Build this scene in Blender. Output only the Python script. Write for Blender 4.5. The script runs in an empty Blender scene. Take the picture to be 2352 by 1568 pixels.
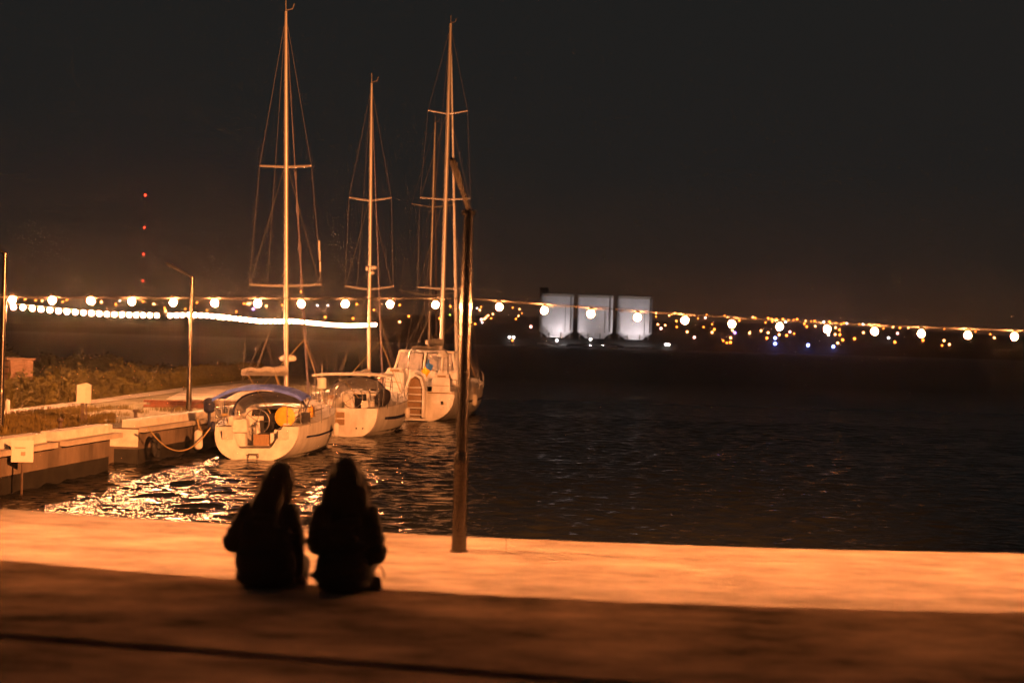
import bpy, bmesh, math, random
import numpy as np
from mathutils import Vector, Matrix, noise
rnd = random.Random(7)
R = math.radians
C = bpy.context.scene.collection
SC = bpy.context.scene

# ---------------------------------------------------------------- camera
EYE = 1.6            # eye above the plaza (z = 0)
WATER = -2.4         # water level
PROM = -0.45         # lower promenade
PIER = -1.35         # pier top
FPX = 2352 * 50 / 36
cam = bpy.data.cameras.new('camera'); cam_o = bpy.data.objects.new('camera', cam); C.objects.link(cam_o)
cam.lens = 50; cam.sensor_width = 36; cam.clip_start = 0.05; cam.clip_end = 20000
cam_o.location = (0, 0, EYE)
cam_o.rotation_euler = (R(90 - 0.07), R(-1.65), 0)
cam.dof.use_dof = True; cam.dof.focus_distance = 46; cam.dof.aperture_fstop = 1.5
SC.camera = cam_o
CAMM = cam_o.rotation_euler.to_matrix()

# ---------------------------------------------------------------- night sky: dark, with a faint warm city glow at the horizon
w = bpy.data.worlds.new('World'); SC.world = w; w.use_nodes = True
nt = w.node_tree; nt.nodes.clear()
def nd(tree, typ, **kw):
    n = tree.nodes.new(typ)
    for k, v in kw.items(): setattr(n, k, v)
    return n
tc = nd(nt, 'ShaderNodeTexCoord'); sep = nd(nt, 'ShaderNodeSeparateXYZ')
ab = nd(nt, 'ShaderNodeMath', operation='ABSOLUTE')
ra = nd(nt, 'ShaderNodeValToRGB')
cr = ra.color_ramp
cr.elements[0].position = 0.0;  cr.elements[0].color = (0.050, 0.0215, 0.0100, 1)
cr.elements[1].position = 0.30; cr.elements[1].color = (0.0120, 0.0128, 0.0124, 1)
for p, c in ((0.025, (0.036, 0.0180, 0.0105, 1)), (0.06, (0.0205, 0.0145, 0.0115, 1)), (0.12, (0.0130, 0.0128, 0.0122, 1))):
    e = cr.elements.new(p); e.color = c
bg = nd(nt, 'ShaderNodeBackground'); out = nd(nt, 'ShaderNodeOutputWorld')
nt.links.new(tc.outputs['Generated'], sep.inputs[0]); nt.links.new(sep.outputs['Z'], ab.inputs[0])
nt.links.new(ab.outputs[0], ra.inputs[0]); nt.links.new(ra.outputs[0], bg.inputs[0]); nt.links.new(bg.outputs[0], out.inputs[0])
bg.inputs[1].default_value = 1.0

SC.view_settings.view_transform = 'Standard'; SC.view_settings.look = 'None'
SC.view_settings.exposure = 0; SC.view_settings.gamma = 1; SC.view_settings.use_curve_mapping = False
SC.render.engine = 'CYCLES'
SC.cycles.use_denoising = True
SC.cycles.use_light_tree = True; SC.cycles.denoising_input_passes = 'RGB_ALBEDO'
SC.cycles.max_bounces = 5; SC.cycles.diffuse_bounces = 2; SC.cycles.glossy_bounces = 3
SC.cycles.volume_bounces = 0
SC.cycles.sample_clamp_indirect = 4.0
SC.cycles.caustics_reflective = False; SC.cycles.caustics_refractive = False

BULB = (1.0, 0.315, 0.088)      # colour of the warm festoon bulbs
BULB_L = 2600.0                # radiance of a near bulb
STRING_L = 620.0              # pier string
HAZE = 0.00022
FLOOD_W = 140000.0              # sodium floodlight on the quay mast

# ---------------------------------------------------------------- pixel helpers (pixels of a 2352-wide view of the photograph)
def ray(px, py):
    d = Vector(((px - 1176) / FPX, -(py - 784) / FPX, -1))
    return (CAMM @ d)
def atz(px, py, z):
    d = ray(px, py); t = (z - EYE) / d.z
    return Vector((d.x * t, d.y * t, z))
def atd(px, py, depth):
    d = ray(px, py); t = depth / d.y
    return Vector((d.x * t, depth, EYE + d.z * t))

# ---------------------------------------------------------------- materials
MATS = {}
def mat(name, col, rough=0.6, metal=0.0, var=0.0, scale=3.0, bump=0.0, bscale=20.0, spec=0.5, dark=None, stretch=None, emit=None, estr=0.0):
    m = bpy.data.materials.new(name); m.use_nodes = True
    t = m.node_tree; b = t.nodes['Principled BSDF']
    b.inputs['Base Color'].default_value = (*col, 1); b.inputs['Roughness'].default_value = rough
    b.inputs['Metallic'].default_value = metal; b.inputs['Specular IOR Level'].default_value = spec
    if var or dark or bump:
        co = nd(t, 'ShaderNodeTexCoord'); mp = nd(t, 'ShaderNodeMapping'); t.links.new(co.outputs['Object'], mp.inputs[0])
        if stretch: mp.inputs['Scale'].default_value = stretch
    if var or dark:
        n = nd(t, 'ShaderNodeTexNoise'); n.inputs['Scale'].default_value = scale; n.inputs['Detail'].default_value = 6; n.inputs['Roughness'].default_value = 0.65
        t.links.new(mp.outputs[0], n.inputs['Vector'])
        r = nd(t, 'ShaderNodeValToRGB'); r.color_ramp.elements[0].position = 0.33; r.color_ramp.elements[1].position = 0.68
        d = dark or tuple(c * (1 - var) for c in col)
        r.color_ramp.elements[0].color = (*d, 1); r.color_ramp.elements[1].color = (*[min(1, c * (1 + var * 0.4)) for c in col], 1)
        t.links.new(n.outputs['Fac'], r.inputs[0]); t.links.new(r.outputs[0], b.inputs['Base Color'])
    if bump:
        n2 = nd(t, 'ShaderNodeTexNoise'); n2.inputs['Scale'].default_value = bscale; n2.inputs['Detail'].default_value = 5
        bm = nd(t, 'ShaderNodeBump'); bm.inputs['Strength'].default_value = bump; bm.inputs['Distance'].default_value = 0.02
        t.links.new(mp.outputs[0], n2.inputs['Vector']); t.links.new(n2.outputs['Fac'], bm.inputs['Height']); t.links.new(bm.outputs[0], b.inputs['Normal'])
    if emit:
        b.inputs['Emission Color'].default_value = (*emit, 1); b.inputs['Emission Strength'].default_value = estr
    MATS[name] = m
    return m
mat('concrete_light', (0.40, 0.345, 0.30), 0.85, var=0.5, scale=1.9, bump=0.4, bscale=30, stretch=(0.7, 1.3, 1))
mat('concrete_joint', (0.10, 0.09, 0.08), 0.9)
mat('plaza_dark', (0.48, 0.36, 0.26), 0.8, spec=0.0, dark=(0.075, 0.065, 0.055), scale=1.5, bump=0.25, bscale=14, stretch=(0.7, 1.25, 1))
mat('quay_wall', (0.16, 0.13, 0.10), 0.9, var=0.6, scale=1.2, bump=0.6, bscale=8)
mat('pier_wall', (0.20, 0.15, 0.11), 0.9, dark=(0.05, 0.04, 0.03), scale=0.8, bump=0.7, bscale=6, stretch=(1, 1, 0.35))
mat('pier_wet', (0.022, 0.020, 0.016), 0.55, var=0.6, scale=3)
mat('white_paint', (0.66, 0.62, 0.56), 0.7, var=0.25, scale=3, bump=0.2, bscale=25)
mat('pier_ground', (0.20, 0.17, 0.11), 0.95, dark=(0.09, 0.085, 0.035), scale=0.5, bump=0.6, bscale=10)
mat('apron', (0.42, 0.37, 0.31), 0.9, var=0.35, scale=0.6, bump=0.3, bscale=12)
mat('red_brick', (0.16, 0.055, 0.03), 0.9, var=0.4, scale=4, bump=0.4, bscale=18)
mat('gelcoat', (0.72, 0.70, 0.66), 0.35, var=0.30, scale=2.2, stretch=(1, 1, .4))
mat('gelcoat_side', (0.70, 0.68, 0.64), 0.34, var=0.34, scale=1.6, stretch=(1, 1.2, .35))
mat('teak', (0.30, 0.19, 0.10), 0.7, var=0.4, scale=8, stretch=(12, 1, 1))
mat('deck_grip', (0.55, 0.53, 0.49), 0.75, var=0.2, scale=9)
mat('antifoul', (0.012, 0.012, 0.016), 0.6)
mat('navy', (0.010, 0.014, 0.055), 0.7, var=0.3, scale=6)
mat('blue_canvas', (0.10, 0.18, 0.80), 0.8, var=0.35, scale=5)
mat('white_canvas', (0.62, 0.60, 0.56), 0.8, var=0.2, scale=5)
mat('black_canvas', (0.014, 0.012, 0.018), 0.8, var=0.3, scale=6)
mat('window_dark', (0.02, 0.02, 0.025), 0.12)
mat('clear_vinyl', (0.42, 0.40, 0.40), 0.25, var=0.25, scale=4)
mat('alu', (0.50, 0.48, 0.45), 0.42, metal=0.55, var=0.15, scale=2, stretch=(3, 3, 0.3))
mat('wire', (0.24, 0.22, 0.20), 0.5, metal=0.2)
mat('steel', (0.62, 0.60, 0.58), 0.25, metal=0.9)
mat('yellow_pvc', (0.72, 0.40, 0.03), 0.6, var=0.2, scale=9)
mat('rope', (0.42, 0.31, 0.14), 0.9, var=0.3, scale=30)
mat('flag_blue', (0.04, 0.18, 0.62), 0.8); mat('flag_yellow', (0.80, 0.50, 0.02), 0.8)
mat('post_paint', (0.16, 0.145, 0.13), 0.24, metal=0.95, var=0.3, scale=3, bump=0.15, bscale=30)
mat('lamp_shell', (0.03, 0.027, 0.025), 0.8, spec=0.1)
mat('rust_steel', (0.10, 0.065, 0.045), 0.7, var=0.5, scale=5)
mat('socket', (0.02, 0.02, 0.02), 0.5)
mat('cable', (0.05, 0.045, 0.04), 0.6)
mat('reed', (0.085, 0.066, 0.007), 0.8, var=0.5, scale=0.7)
mat('grass', (0.15, 0.11, 0.025), 0.85, var=0.5, scale=0.9)
mat('uv_cover', (0.14, 0.12, 0.15), 0.8, var=0.2, scale=5)
mat('rubber', (0.012, 0.012, 0.012), 0.8)
mat('shrub', (0.014, 0.016, 0.004), 0.8, var=0.5, scale=1.0)
mat('timber', (0.15, 0.085, 0.05), 0.85, var=0.4, scale=4, stretch=(1, 1, 6))
mat('sign_face', (0.72, 0.68, 0.62), 0.6, var=0.1, scale=4); mat('sign_ink', (0.45, 0.30, 0.22), 0.7)
mat('hill', (0.016, 0.016, 0.012), 0.95, var=0.5, scale=0.02)
mat('silo', (0.62, 0.60, 0.60), 0.75, var=0.22, scale=0.06, bump=0.3, bscale=0.4, stretch=(1, 1, 0.4))
mat('silo_top', (0.34, 0.29, 0.24), 0.85)
mat('silo_dark', (0.13, 0.11, 0.09), 0.85)
mat('skin', (0.42, 0.25, 0.17), 0.55, var=0.1, scale=8)
mat('hair_brown', (0.014, 0.007, 0.003), 0.6, spec=0.3, var=0.5, scale=10, stretch=(6, 6, 0.6), bump=0.5, bscale=40)
mat('hair_dark', (0.008, 0.005, 0.003), 0.6, spec=0.3, var=0.5, scale=10, stretch=(6, 6, 0.6), bump=0.5, bscale=40)
mat('jacket', (0.012, 0.011, 0.012), 0.75, var=0.4, scale=9, bump=0.5, bscale=16)
mat('coat', (0.010, 0.009, 0.009), 0.8, var=0.4, scale=9, bump=0.5, bscale=12)
mat('jeans', (0.018, 0.019, 0.028), 0.85, var=0.4, scale=14)
mat('shoe', (0.02, 0.018, 0.017), 0.5); mat('leather', (0.010, 0.008, 0.007), 0.4, var=0.3, scale=12)
mat('brass', (0.7, 0.45, 0.12), 0.25, metal=0.9)
mat('eye_white', (0.7, 0.68, 0.66), 0.3); mat('lip', (0.33, 0.12, 0.10), 0.5)

def emat(name, col, s):
    m = bpy.data.materials.new(name); m.use_nodes = True; t = m.node_tree; t.nodes.clear()
    e = nd(t, 'ShaderNodeEmission'); o = nd(t, 'ShaderNodeOutputMaterial')
    e.inputs[0].default_value = (*col, 1); e.inputs[1].default_value = s
    t.links.new(e.outputs[0], o.inputs[0]); MATS[name] = m
    if name in ('bulb_glow', 'string_glow'):      # bulbs differ a little in age and brightness
        oi = nd(t, 'ShaderNodeObjectInfo'); mr = nd(t, 'ShaderNodeMapRange'); t.links.new(oi.outputs['Random'], mr.inputs[0]); mr.inputs[3].default_value = s * .6; mr.inputs[4].default_value = s * 1.4; t.links.new(mr.outputs[0], e.inputs[1])
emat('bulb_glow', BULB, BULB_L); emat('string_glow', (1.0, 0.36, 0.13), STRING_L)
emat('far_orange', (1.0, 0.23, 0.025), 9); emat('far_pale', (1.0, 0.36, 0.11), 12); emat('far_pink', (1.0, 0.40, 0.32), 10)
emat('far_blue', (0.22, 0.28, 1.0), 20); emat('far_violet', (0.42, 0.18, 1.0), 12); emat('far_white', (1.0, 0.86, 0.80), 12); emat('far_green', (0.4, 0.55, 0.05), 8)
emat('far_red', (1.0, 0.05, 0.02), 7)
emat('flood_glow', (1.0, 0.40, 0.13), 400); emat('cold_glow', (1.0, 0.93, 0.95), 60)

# ---------------------------------------------------------------- mesh builder
class MB:
    def __init__(s): s.v = []; s.f = []; s.m = []; s.mi = 0
    def add(s, vs, fs):
        o = len(s.v); s.v.extend([tuple(p) for p in vs]); s.f.extend([tuple(i + o for i in f) for f in fs]); s.m.extend([s.mi] * len(fs)); return s
    def box(s, c, d, rot=None, taper=1.0):
        x, y, z = d[0] / 2, d[1] / 2, d[2] / 2
        vs = [Vector((sx * x * (taper if sz > 0 else 1), sy * y * (taper if sz > 0 else 1), sz * z)) for sz in (-1, 1) for sy in (-1, 1) for sx in (-1, 1)]
        if rot is not None:
            if not isinstance(rot, Matrix): rot = Matrix.Rotation(rot, 3, 'Z')
            vs = [rot @ p for p in vs]
        c = Vector(c)
        return s.add([p + c for p in vs], [(0, 2, 3, 1), (4, 5, 7, 6), (0, 1, 5, 4), (2, 6, 7, 3), (0, 4, 6, 2), (1, 3, 7, 5)])
    def rows(s, rows, close=False, cap=False):
        n = len(rows[0]); vs = [p for r in rows for p in r]; fs = []
        for i in range(len(rows) - 1):
            for j in range(n if close else n - 1):
                k = (j + 1) % n
                fs.append((i * n + j, i * n + k, (i + 1) * n + k, (i + 1) * n + j))
        if cap:
            fs.append(tuple(reversed(range(n)))); fs.append(tuple((len(rows) - 1) * n + j for j in range(n)))
        return s.add(vs, fs)
    def tube(s, pts, r, n=6, cap=True):
        pts = [Vector(p) for p in pts]
        rs = r if isinstance(r, (list, tuple)) else [r] * len(pts)
        rows = []; ref = None
        for i, p in enumerate(pts):
            a = pts[max(0, i - 1)]; b = pts[min(len(pts) - 1, i + 1)]
            t = (b - a).normalized()
            if ref is None:
                ref = Vector((0, 0, 1)) if abs(t.z) < 0.9 else Vector((1, 0, 0))
            u = t.cross(ref).normalized(); v = t.cross(u).normalized(); ref = -(t.cross(u)) if False else ref
            rows.append([p + (u * math.cos(2 * math.pi * k / n) + v * math.sin(2 * math.pi * k / n)) * rs[i] for k in range(n)])
        return s.rows(rows, close=True, cap=cap)
    def lathe(s, prof, c=(0, 0, 0), n=12, axis='Z', cap=True):
        c = Vector(c); rows = []
        for (r, h) in prof:
            row = []
            for k in range(n):
                a = 2 * math.pi * k / n; x, y = r * math.cos(a), r * math.sin(a)
                row.append(c + (Vector((x, y, h)) if axis == 'Z' else Vector((x, h, y)) if axis == 'Y' else Vector((h, x, y))))
            rows.append(row)
        return s.rows(rows, close=True, cap=cap)
    def ball(s, c, r, n=12, m=8, rot=None):
        rr = Vector(r) if isinstance(r, (tuple, list, Vector)) else Vector((r, r, r)); c = Vector(c); rows = []
        for i in range(m + 1):
            th = math.pi * (i + 0.02 if i == 0 else i - 0.02 if i == m else i) / m
            row = []
            for k in range(n):
                a = 2 * math.pi * k / n
                p = Vector((math.sin(th) * math.cos(a) * rr.x, math.sin(th) * math.sin(a) * rr.y, -math.cos(th) * rr.z))
                if rot is not None: p = rot @ p
                row.append(p + c)
            rows.append(row)
        return s.rows(rows, close=True, cap=True)
    def cap_(s, a, b, ra, rb, n=12):       # rounded cone
        a = Vector(a); b = Vector(b); t = (b - a); L = t.length; t.normalize()
        ref = Vector((0, 0, 1)) if abs(t.z) < 0.9 else Vector((1, 0, 0))
        u = t.cross(ref).normalized(); v = t.cross(u).normalized(); rows = []
        st = [(-math.cos(k * math.pi / 8) * ra, max(0.02, math.sin(k * math.pi / 8)) * ra) for k in range(0, 5)] + [(L + math.sin(k * math.pi / 8) * rb, max(0.02, math.cos(k * math.pi / 8)) * rb) for k in range(0, 5)]
        for h, r in st:
            rows.append([a + t * h + (u * math.cos(2 * math.pi * k / n) + v * math.sin(2 * math.pi * k / n)) * r for k in range(n)])
        return s.rows(rows, close=True, cap=True)
    def build(s, name, mats, parent=None, smooth=35, loc=None):
        me = bpy.data.meshes.new(name); me.from_pydata([tuple(p) for p in s.v], [], s.f)
        ms = mats if isinstance(mats, (list, tuple)) else [mats]
        for k in ms: me.materials.append(MATS[k])
        if len(ms) > 1: me.polygons.foreach_set('material_index', s.m)
        bm = bmesh.new(); bm.from_mesh(me); bmesh.ops.recalc_face_normals(bm, faces=bm.faces); bm.to_mesh(me); bm.free()
        if smooth:
            me.polygons.foreach_set('use_smooth', [True] * len(me.polygons)); me.set_sharp_from_angle(angle=R(smooth))
        me.update()
        return link(name, me, parent, loc)
def link(name, me, parent=None, loc=None):
    o = bpy.data.objects.new(name, me); C.objects.link(o)
    if parent is not None: o.parent = parent
    if loc is not None: o.location = loc
    return o
def tag(o, label, cat, group=None):
    o['label'] = label; o['category'] = cat
    if group: o['group'] = group
    return o
def thing(name, label, cat, loc=(0, 0, 0), rot=(0, 0, 0), group=None):
    o = bpy.data.objects.new(name, None); C.objects.link(o); o.location = loc; o.rotation_euler = rot
    o.empty_display_size = 0.3
    return tag(o, label, cat, group)
def struct(o): o['kind'] = 'structure'; return o
def stuff(o): o['kind'] = 'stuff'; return o
def lerp(a, b, t): return a + (b - a) * t
def interp(x, xs, ys): return float(np.interp(x, xs, ys))

# ================================================================ SETTING
# ---- plaza edge and quay edge, both gently curved
PE = [atz(x, y, 0) for x, y in ((9, 1286), (528, 1327), (879, 1352), (1493, 1384), (2345, 1406))]
QE = [atz(x, y, PROM) for x, y in ((9, 1165), (528, 1207), (919, 1223), (1263, 1237), (1493, 1248), (2352, 1270))]
pe = np.polyfit([p.x for p in PE], [p.y for p in PE], 2)
qe = np.polyfit([p.x for p in QE], [p.y for p in QE], 2)
def plaza_y(x):
    x = max(-7, min(6, x)); return float(np.polyval(pe, x))
def quay_y(x):
    if x < -7: return float(np.polyval(qe, -7)) + (-7 - x) * 0.10
    return float(np.polyval(qe, min(6, x)))
XS = [-40 + 2 * i for i in range(41)]
XS = sorted(set(XS + [-7 + 0.5 * i for i in range(28)]))
# slot line across the plaza
SE = [atz(x, y, 0) for x, y in ((9, 1450), (600, 1500), (1300, 1549))]
se = np.polyfit([p.x for p in SE], [p.y for p in SE], 1)
def slot_y(x): return float(np.polyval(se, max(-9, min(3, x))))
def slab(name, yf0, yf1, z, th, m, parent=None):
    b = MB(); rows = []
    for x in XS:
        rows.append([Vector((x, yf0(x), z - th)), Vector((x, yf0(x), z)), Vector((x, yf1(x), z)), Vector((x, yf1(x), z - th))])
    b.rows(rows, close=True, cap=True)
    return b.build(name, m, parent, smooth=25)
struct(slab('plaza', slot_y, plaza_y, 0.0, 1.2, 'plaza_dark'))
struct(slab('plaza_path', lambda x: -30, lambda x: slot_y(x) - 0.16, 0.0, 1.2, 'plaza_dark'))
struct(slab('plaza_drain', lambda x: slot_y(x) - 0.159, lambda x: slot_y(x) - 0.001, -0.09, 1.0, 'concrete_joint'))
struct(slab('promenade', lambda x: plaza_y(x) + 0.001, lambda x: quay_y(x) - 0.92, PROM, 1.0, 'concrete_light'))
# quay coping: single slabs with joints
quay = struct(slab('quay', lambda x: quay_y(x) - 0.92 + 0.001, lambda x: quay_y(x) - 0.05, PROM - 0.14, 3.0, 'quay_wall'))
x = -24.0
while x < 24:
    x1 = x + 2.4
    b = MB(); pts = [x + 0.002, lerp(x, x1, .33), lerp(x, x1, .66), x1 - 0.002]
    dz = 0.0
    rows = [[Vector((q, quay_y(q) - 0.885, PROM - 0.139)), Vector((q, quay_y(q) - 0.885, PROM + dz)), Vector((q, quay_y(q) - 0.02, PROM + dz)), Vector((q, quay_y(q), PROM + dz - 0.02)), Vector((q, quay_y(q), PROM - 0.139))] for q in pts]
    b.rows(rows, close=True, cap=True); b.build('coping_slab', 'concrete_light', quay, smooth=25)
    x = x1

# ---- water: displaced near field inside one large sheet
def water():
    gx = np.concatenate([np.linspace(-1600, -60, 14), np.linspace(-58, -17, 60), np.arange(-16.6, 12.0, 0.16), np.linspace(12.4, 60, 70), np.linspace(66, 1600, 14)])
    gy = np.concatenate([np.arange(13.0, 42, 0.15), np.arange(42, 75, 0.22), np.arange(75, 130, 0.6), np.linspace(131, 400, 60), np.linspace(420, 1060, 20)])
    X, Y = np.meshgrid(gx, gy); Z = np.zeros_like(X); rs = np.random.RandomState(3)
    for k in range(46):
        lam = rs.uniform(0.4, 1.5); a = rs.normal(-0.3, 0.75); kx, ky = np.sin(a) * 2 * np.pi / lam, np.cos(a) * 2 * np.pi / lam
        Z += 0.0040 * lam ** 0.9 * np.sin(kx * X + ky * Y + rs.uniform(0, 6.28))
    fade = np.clip((150 - np.hypot(X * 1.5, Y)) / 70, 0, 1)
    Z = Z * fade + WATER
    n, m = X.shape
    vs = np.stack([X, Y, Z], -1).reshape(-1, 3)
    idx = np.arange(n * m).reshape(n, m)
    fs = np.stack([idx[:-1, :-1], idx[:-1, 1:], idx[1:, 1:], idx[1:, :-1]], -1).reshape(-1, 4)
    me = bpy.data.meshes.new('water'); me.from_pydata(vs.tolist(), [], fs.tolist())
    me.polygons.foreach_set('use_smooth', [True] * len(me.polygons))
    mt = bpy.data.materials.new('harbour_water'); mt.use_nodes = True; t = mt.node_tree; b = t.nodes['Principled BSDF']
    b.inputs['Base Color'].default_value = (0.006, 0.007, 0.007, 1); b.inputs['Roughness'].default_value = 0.09; b.inputs['IOR'].default_value = 1.33
    co = nd(t, 'ShaderNodeTexCoord'); hs = []
    sx_ = nd(t, 'ShaderNodeSeparateXYZ'); t.links.new(co.outputs['Object'], sx_.inputs[0])      # ruffled open water beyond the shelter of the quay
    mr_ = nd(t, 'ShaderNodeMapRange'); t.links.new(sx_.outputs['Y'], mr_.inputs['Value'])
    for k_, v_ in (('From Min', 48), ('From Max', 150), ('To Min', .08), ('To Max', .5)): mr_.inputs[k_].default_value = v_
    t.links.new(mr_.outputs[0], b.inputs['Roughness'])
    mpw = nd(t, 'ShaderNodeMapping'); mpw.inputs['Scale'].default_value = (.7, 1.0, 1.0); t.links.new(co.outputs['Object'], mpw.inputs[0])
    for sc_, st in ((2.7, 1.0), (6.0, 0.30)):
        n_ = nd(t, 'ShaderNodeTexNoise'); n_.inputs['Scale'].default_value = sc_; n_.inputs['Detail'].default_value = 0.6; n_.inputs['Roughness'].default_value = 0.5
        t.links.new(mpw.outputs[0], n_.inputs['Vector'])
        mu = nd(t, 'ShaderNodeMath', operation='MULTIPLY'); mu.inputs[1].default_value = st; t.links.new(n_.outputs['Fac'], mu.inputs[0]); hs.append(mu)
    ad = nd(t, 'ShaderNodeMath', operation='ADD'); t.links.new(hs[0].outputs[0], ad.inputs[0]); t.links.new(hs[1].outputs[0], ad.inputs[1])
    bp = nd(t, 'ShaderNodeBump'); bp.inputs['Strength'].default_value = 0.9; bp.inputs['Distance'].default_value = 0.15
    t.links.new(ad.outputs[0], bp.inputs['Height']); t.links.new(bp.outputs[0], b.inputs['Normal'])
    me.materials.append(mt)
    return struct(link('water', me))
water()

# ---- far shore hill (profile rises from the shoreline)
def hill_z(x, y):
    t = max(0.0, y - 985)
    base = -2.2 + 3.2 * min(1, t / 20) + 34 * (1 - math.exp(-t / 260)) * (0.75 + 0.25 * math.sin(x / 210 + 1.1)) * (0.6 + 0.4 * interp(x, (-700, -250, 120, 420, 900), (0.85, 0.9, 0.62, 1.0, 0.8)))
    return base + (1.4 * noise.noise(Vector((x / 40, y / 40, 0))) if t > 60 else 0)
def far_shore():
    ys = [980, 986, 992, 1000, 1012, 1030, 1060, 1100, 1150, 1210, 1290, 1400, 1550, 1750, 2000]
    rows = [[Vector((x, y, WATER - 1 if y == 980 else hill_z(x, y))) for y in ys] for x in range(-1500, 1501, 30)]
    b = MB(); b.rows(rows); return struct(b.build('far_shore', 'hill', smooth=80))
far_shore()
def on_hill(px, py):
    d = ray(px, py); y = 990.0
    while y < 1700:
        t = y / d.y; x = d.x * t; z = EYE + d.z * t
        if z <= hill_z(x, y) + 3.0: return Vector((x, y, hill_z(x, y))), max(2.0, z - hill_z(x, y))
        y += 8
    t = 1250 / d.y; x = d.x * t; z = EYE + d.z * t
    return Vector((x, 1250, hill_z(x, 1250))), max(2.0, z - hill_z(x, 1250))

# ---- pier: two blocks with a notch between them, grassy ground behind
A0, A1 = atz(9, 1033, PIER), atz(253, 996, PIER)
B0 = atz(319, 983, PIER); B1 = atz(459, 963.6, PIER)
sl = (A1 - A0) / (A1.y - A0.y)
Aback = A0 + sl * (20 - A0.y)
EDGE_B = [B0, B1, Vector((-9.3, 58, PIER)), Vector((-8.2, 72, PIER)), Vector((-8.3, 100, PIER))]
def block(name, edge, left, z0, z1, m):
    b = MB(); rows = [[Vector((p.x, p.y, z0)), Vector((p.x, p.y, z1)), Vector((left, p.y, z1)), Vector((left, p.y, z0))] for p in edge]
    b.rows(rows, close=True, cap=True); return b.build(name, m, smooth=20)
pier = struct(block('pier', [Aback, A0, A1], -90, WATER + 0.42, PIER, 'pier_wall'))
b = MB(); b.rows([[Vector((p.x, p.y, WATER + 0.42)), Vector((p.x, p.y, PIER)), Vector((-90, p.y, PIER)), Vector((-90, p.y, WATER + 0.42))] for p in EDGE_B], close=True, cap=True)
b.build('outer_pier', 'pier_wall', pier, smooth=20)
b = MB()
for e in ([Aback, A0, A1], EDGE_B):
    b.rows([[Vector((p.x - 0.02, p.y, WATER - 1)), Vector((p.x - 0.02, p.y, WATER + 0.419)), Vector((-90, p.y, WATER + 0.419)), Vector((-90, p.y, WATER - 1))] for p in e], close=True, cap=True)
b.build('pier_footing', 'pier_wet', pier, smooth=20)
# notch: landing, back wall
N0, N1 = A1.y + 0.002, B0.y - 0.002
b = MB(); b.box(((A1.x - 90) / 2 - 0.3, (N0 + N1) / 2, (WATER - 1 + PIER - 0.55) / 2), (A1.x + 90 - 0.6 + 0.0, N1 - N0, PIER - 0.55 - WATER + 1)); b.build('landing', 'pier_wall', pier)
b = MB(); b.box(((A1.x - 1.6 - 90) / 2, (N0 + N1) / 2, PIER - 0.278), (A1.x - 1.6 + 90, N1 - N0, 0.54)); b.build('landing_step', 'apron', pier)
# bright light on the end wall facing the notch, put in as a pale panel
b = MB(); b.box((B0.x - 0.55, B0.y - 0.014, PIER - 0.30), (1.08, 0.02, 0.52)); b.build('lit_end_face', 'white_paint', pier)
# white-painted upstand beams and the thin coping under them, in lengths
def along(edge, step, off, fn):
    acc = [0.0]
    for p, q in zip(edge, edge[1:]): acc.append(acc[-1] + (q - p).length)
    def pos(s):
        for i in range(len(edge) - 1):
            if s <= acc[i + 1] or i == len(edge) - 2:
                t = (s - acc[i]) / (acc[i + 1] - acc[i]); d = (edge[i + 1] - edge[i]).normalized()
                return edge[i] + (edge[i + 1] - edge[i]) * t, d
    s = 0.0
    while s < acc[-1] - 0.3:
        p, d = pos(min(s + step / 2, acc[-1])); fn(p, d, min(step, acc[-1] - s)); s += step
def beam(p, d, L):
    a = math.atan2(d.y, d.x); nrm = Vector((d.y, -d.x, 0))
    b = MB(); b.box((0, 0, 0), (L - 0.03, 0.42, 0.24), taper=0.985)
    o = b.build('kerb_beam', 'white_paint', pier); o.location = p - nrm * 0.34 + Vector((0, 0, 0.118 + rnd.uniform(-.008, .008))); o.rotation_euler.z = a + rnd.uniform(-.003, .003)
    b = MB(); b.box((0, 0, 0), (L - 0.012, 0.30, 0.13))
    o = b.build('coping', 'apron', pier); o.location = p + nrm * 0.03 + Vector((0, 0, -0.055)); o.rotation_euler.z = a
along([A0 + sl * (27 - A0.y), A1], 4.6, 0, beam); along(EDGE_B, 4.4, 0, beam)
# ground sheets on the pier
def sheet(name, pts, z, m):
    b = MB(); b.add([(p.x, p.y, z) for p in pts], [tuple(range(len(pts)))]); return struct(b.build(name, m, smooth=0))
sheet('pier_ground', [Vector((A1.x - 0.62, A1.y - 0.2, 0)), Vector((A0.x - 0.62, A0.y, 0)), Vector((-14.2, 22, 0)), Vector((-80, 22, 0)), Vector((-80, A1.y - 0.2, 0))], PIER + 0.004, 'pier_ground')
sheet('pier_ground', [Vector((B0.x - 0.62, B0.y + 0.2, 0)), Vector((-80, B0.y + 0.2, 0)), Vector((-80, 98, 0)), Vector((-9.2, 98, 0)), Vector((-9.1, 72, 0)), Vector((-10.1, 58, 0)), Vector((B1.x - 0.62, B1.y, 0))], PIER + 0.004, 'pier_ground')
ap = [atz(x, y, PIER) for x, y in ((380, 917), (620, 920), (640, 884), (560, 880), (430, 893))]
sheet('paved_apron', ap, PIER + 0.009, 'apron')
kp = [atz(x, y, PIER) for x, y in ((-60, 962), (10, 952), (150, 935), (300, 915), (420, 899), (420, 891), (300, 906), (150, 926), (10, 942), (-60, 950))]
sheet('footpath', kp, PIER + 0.014, 'apron')

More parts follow.
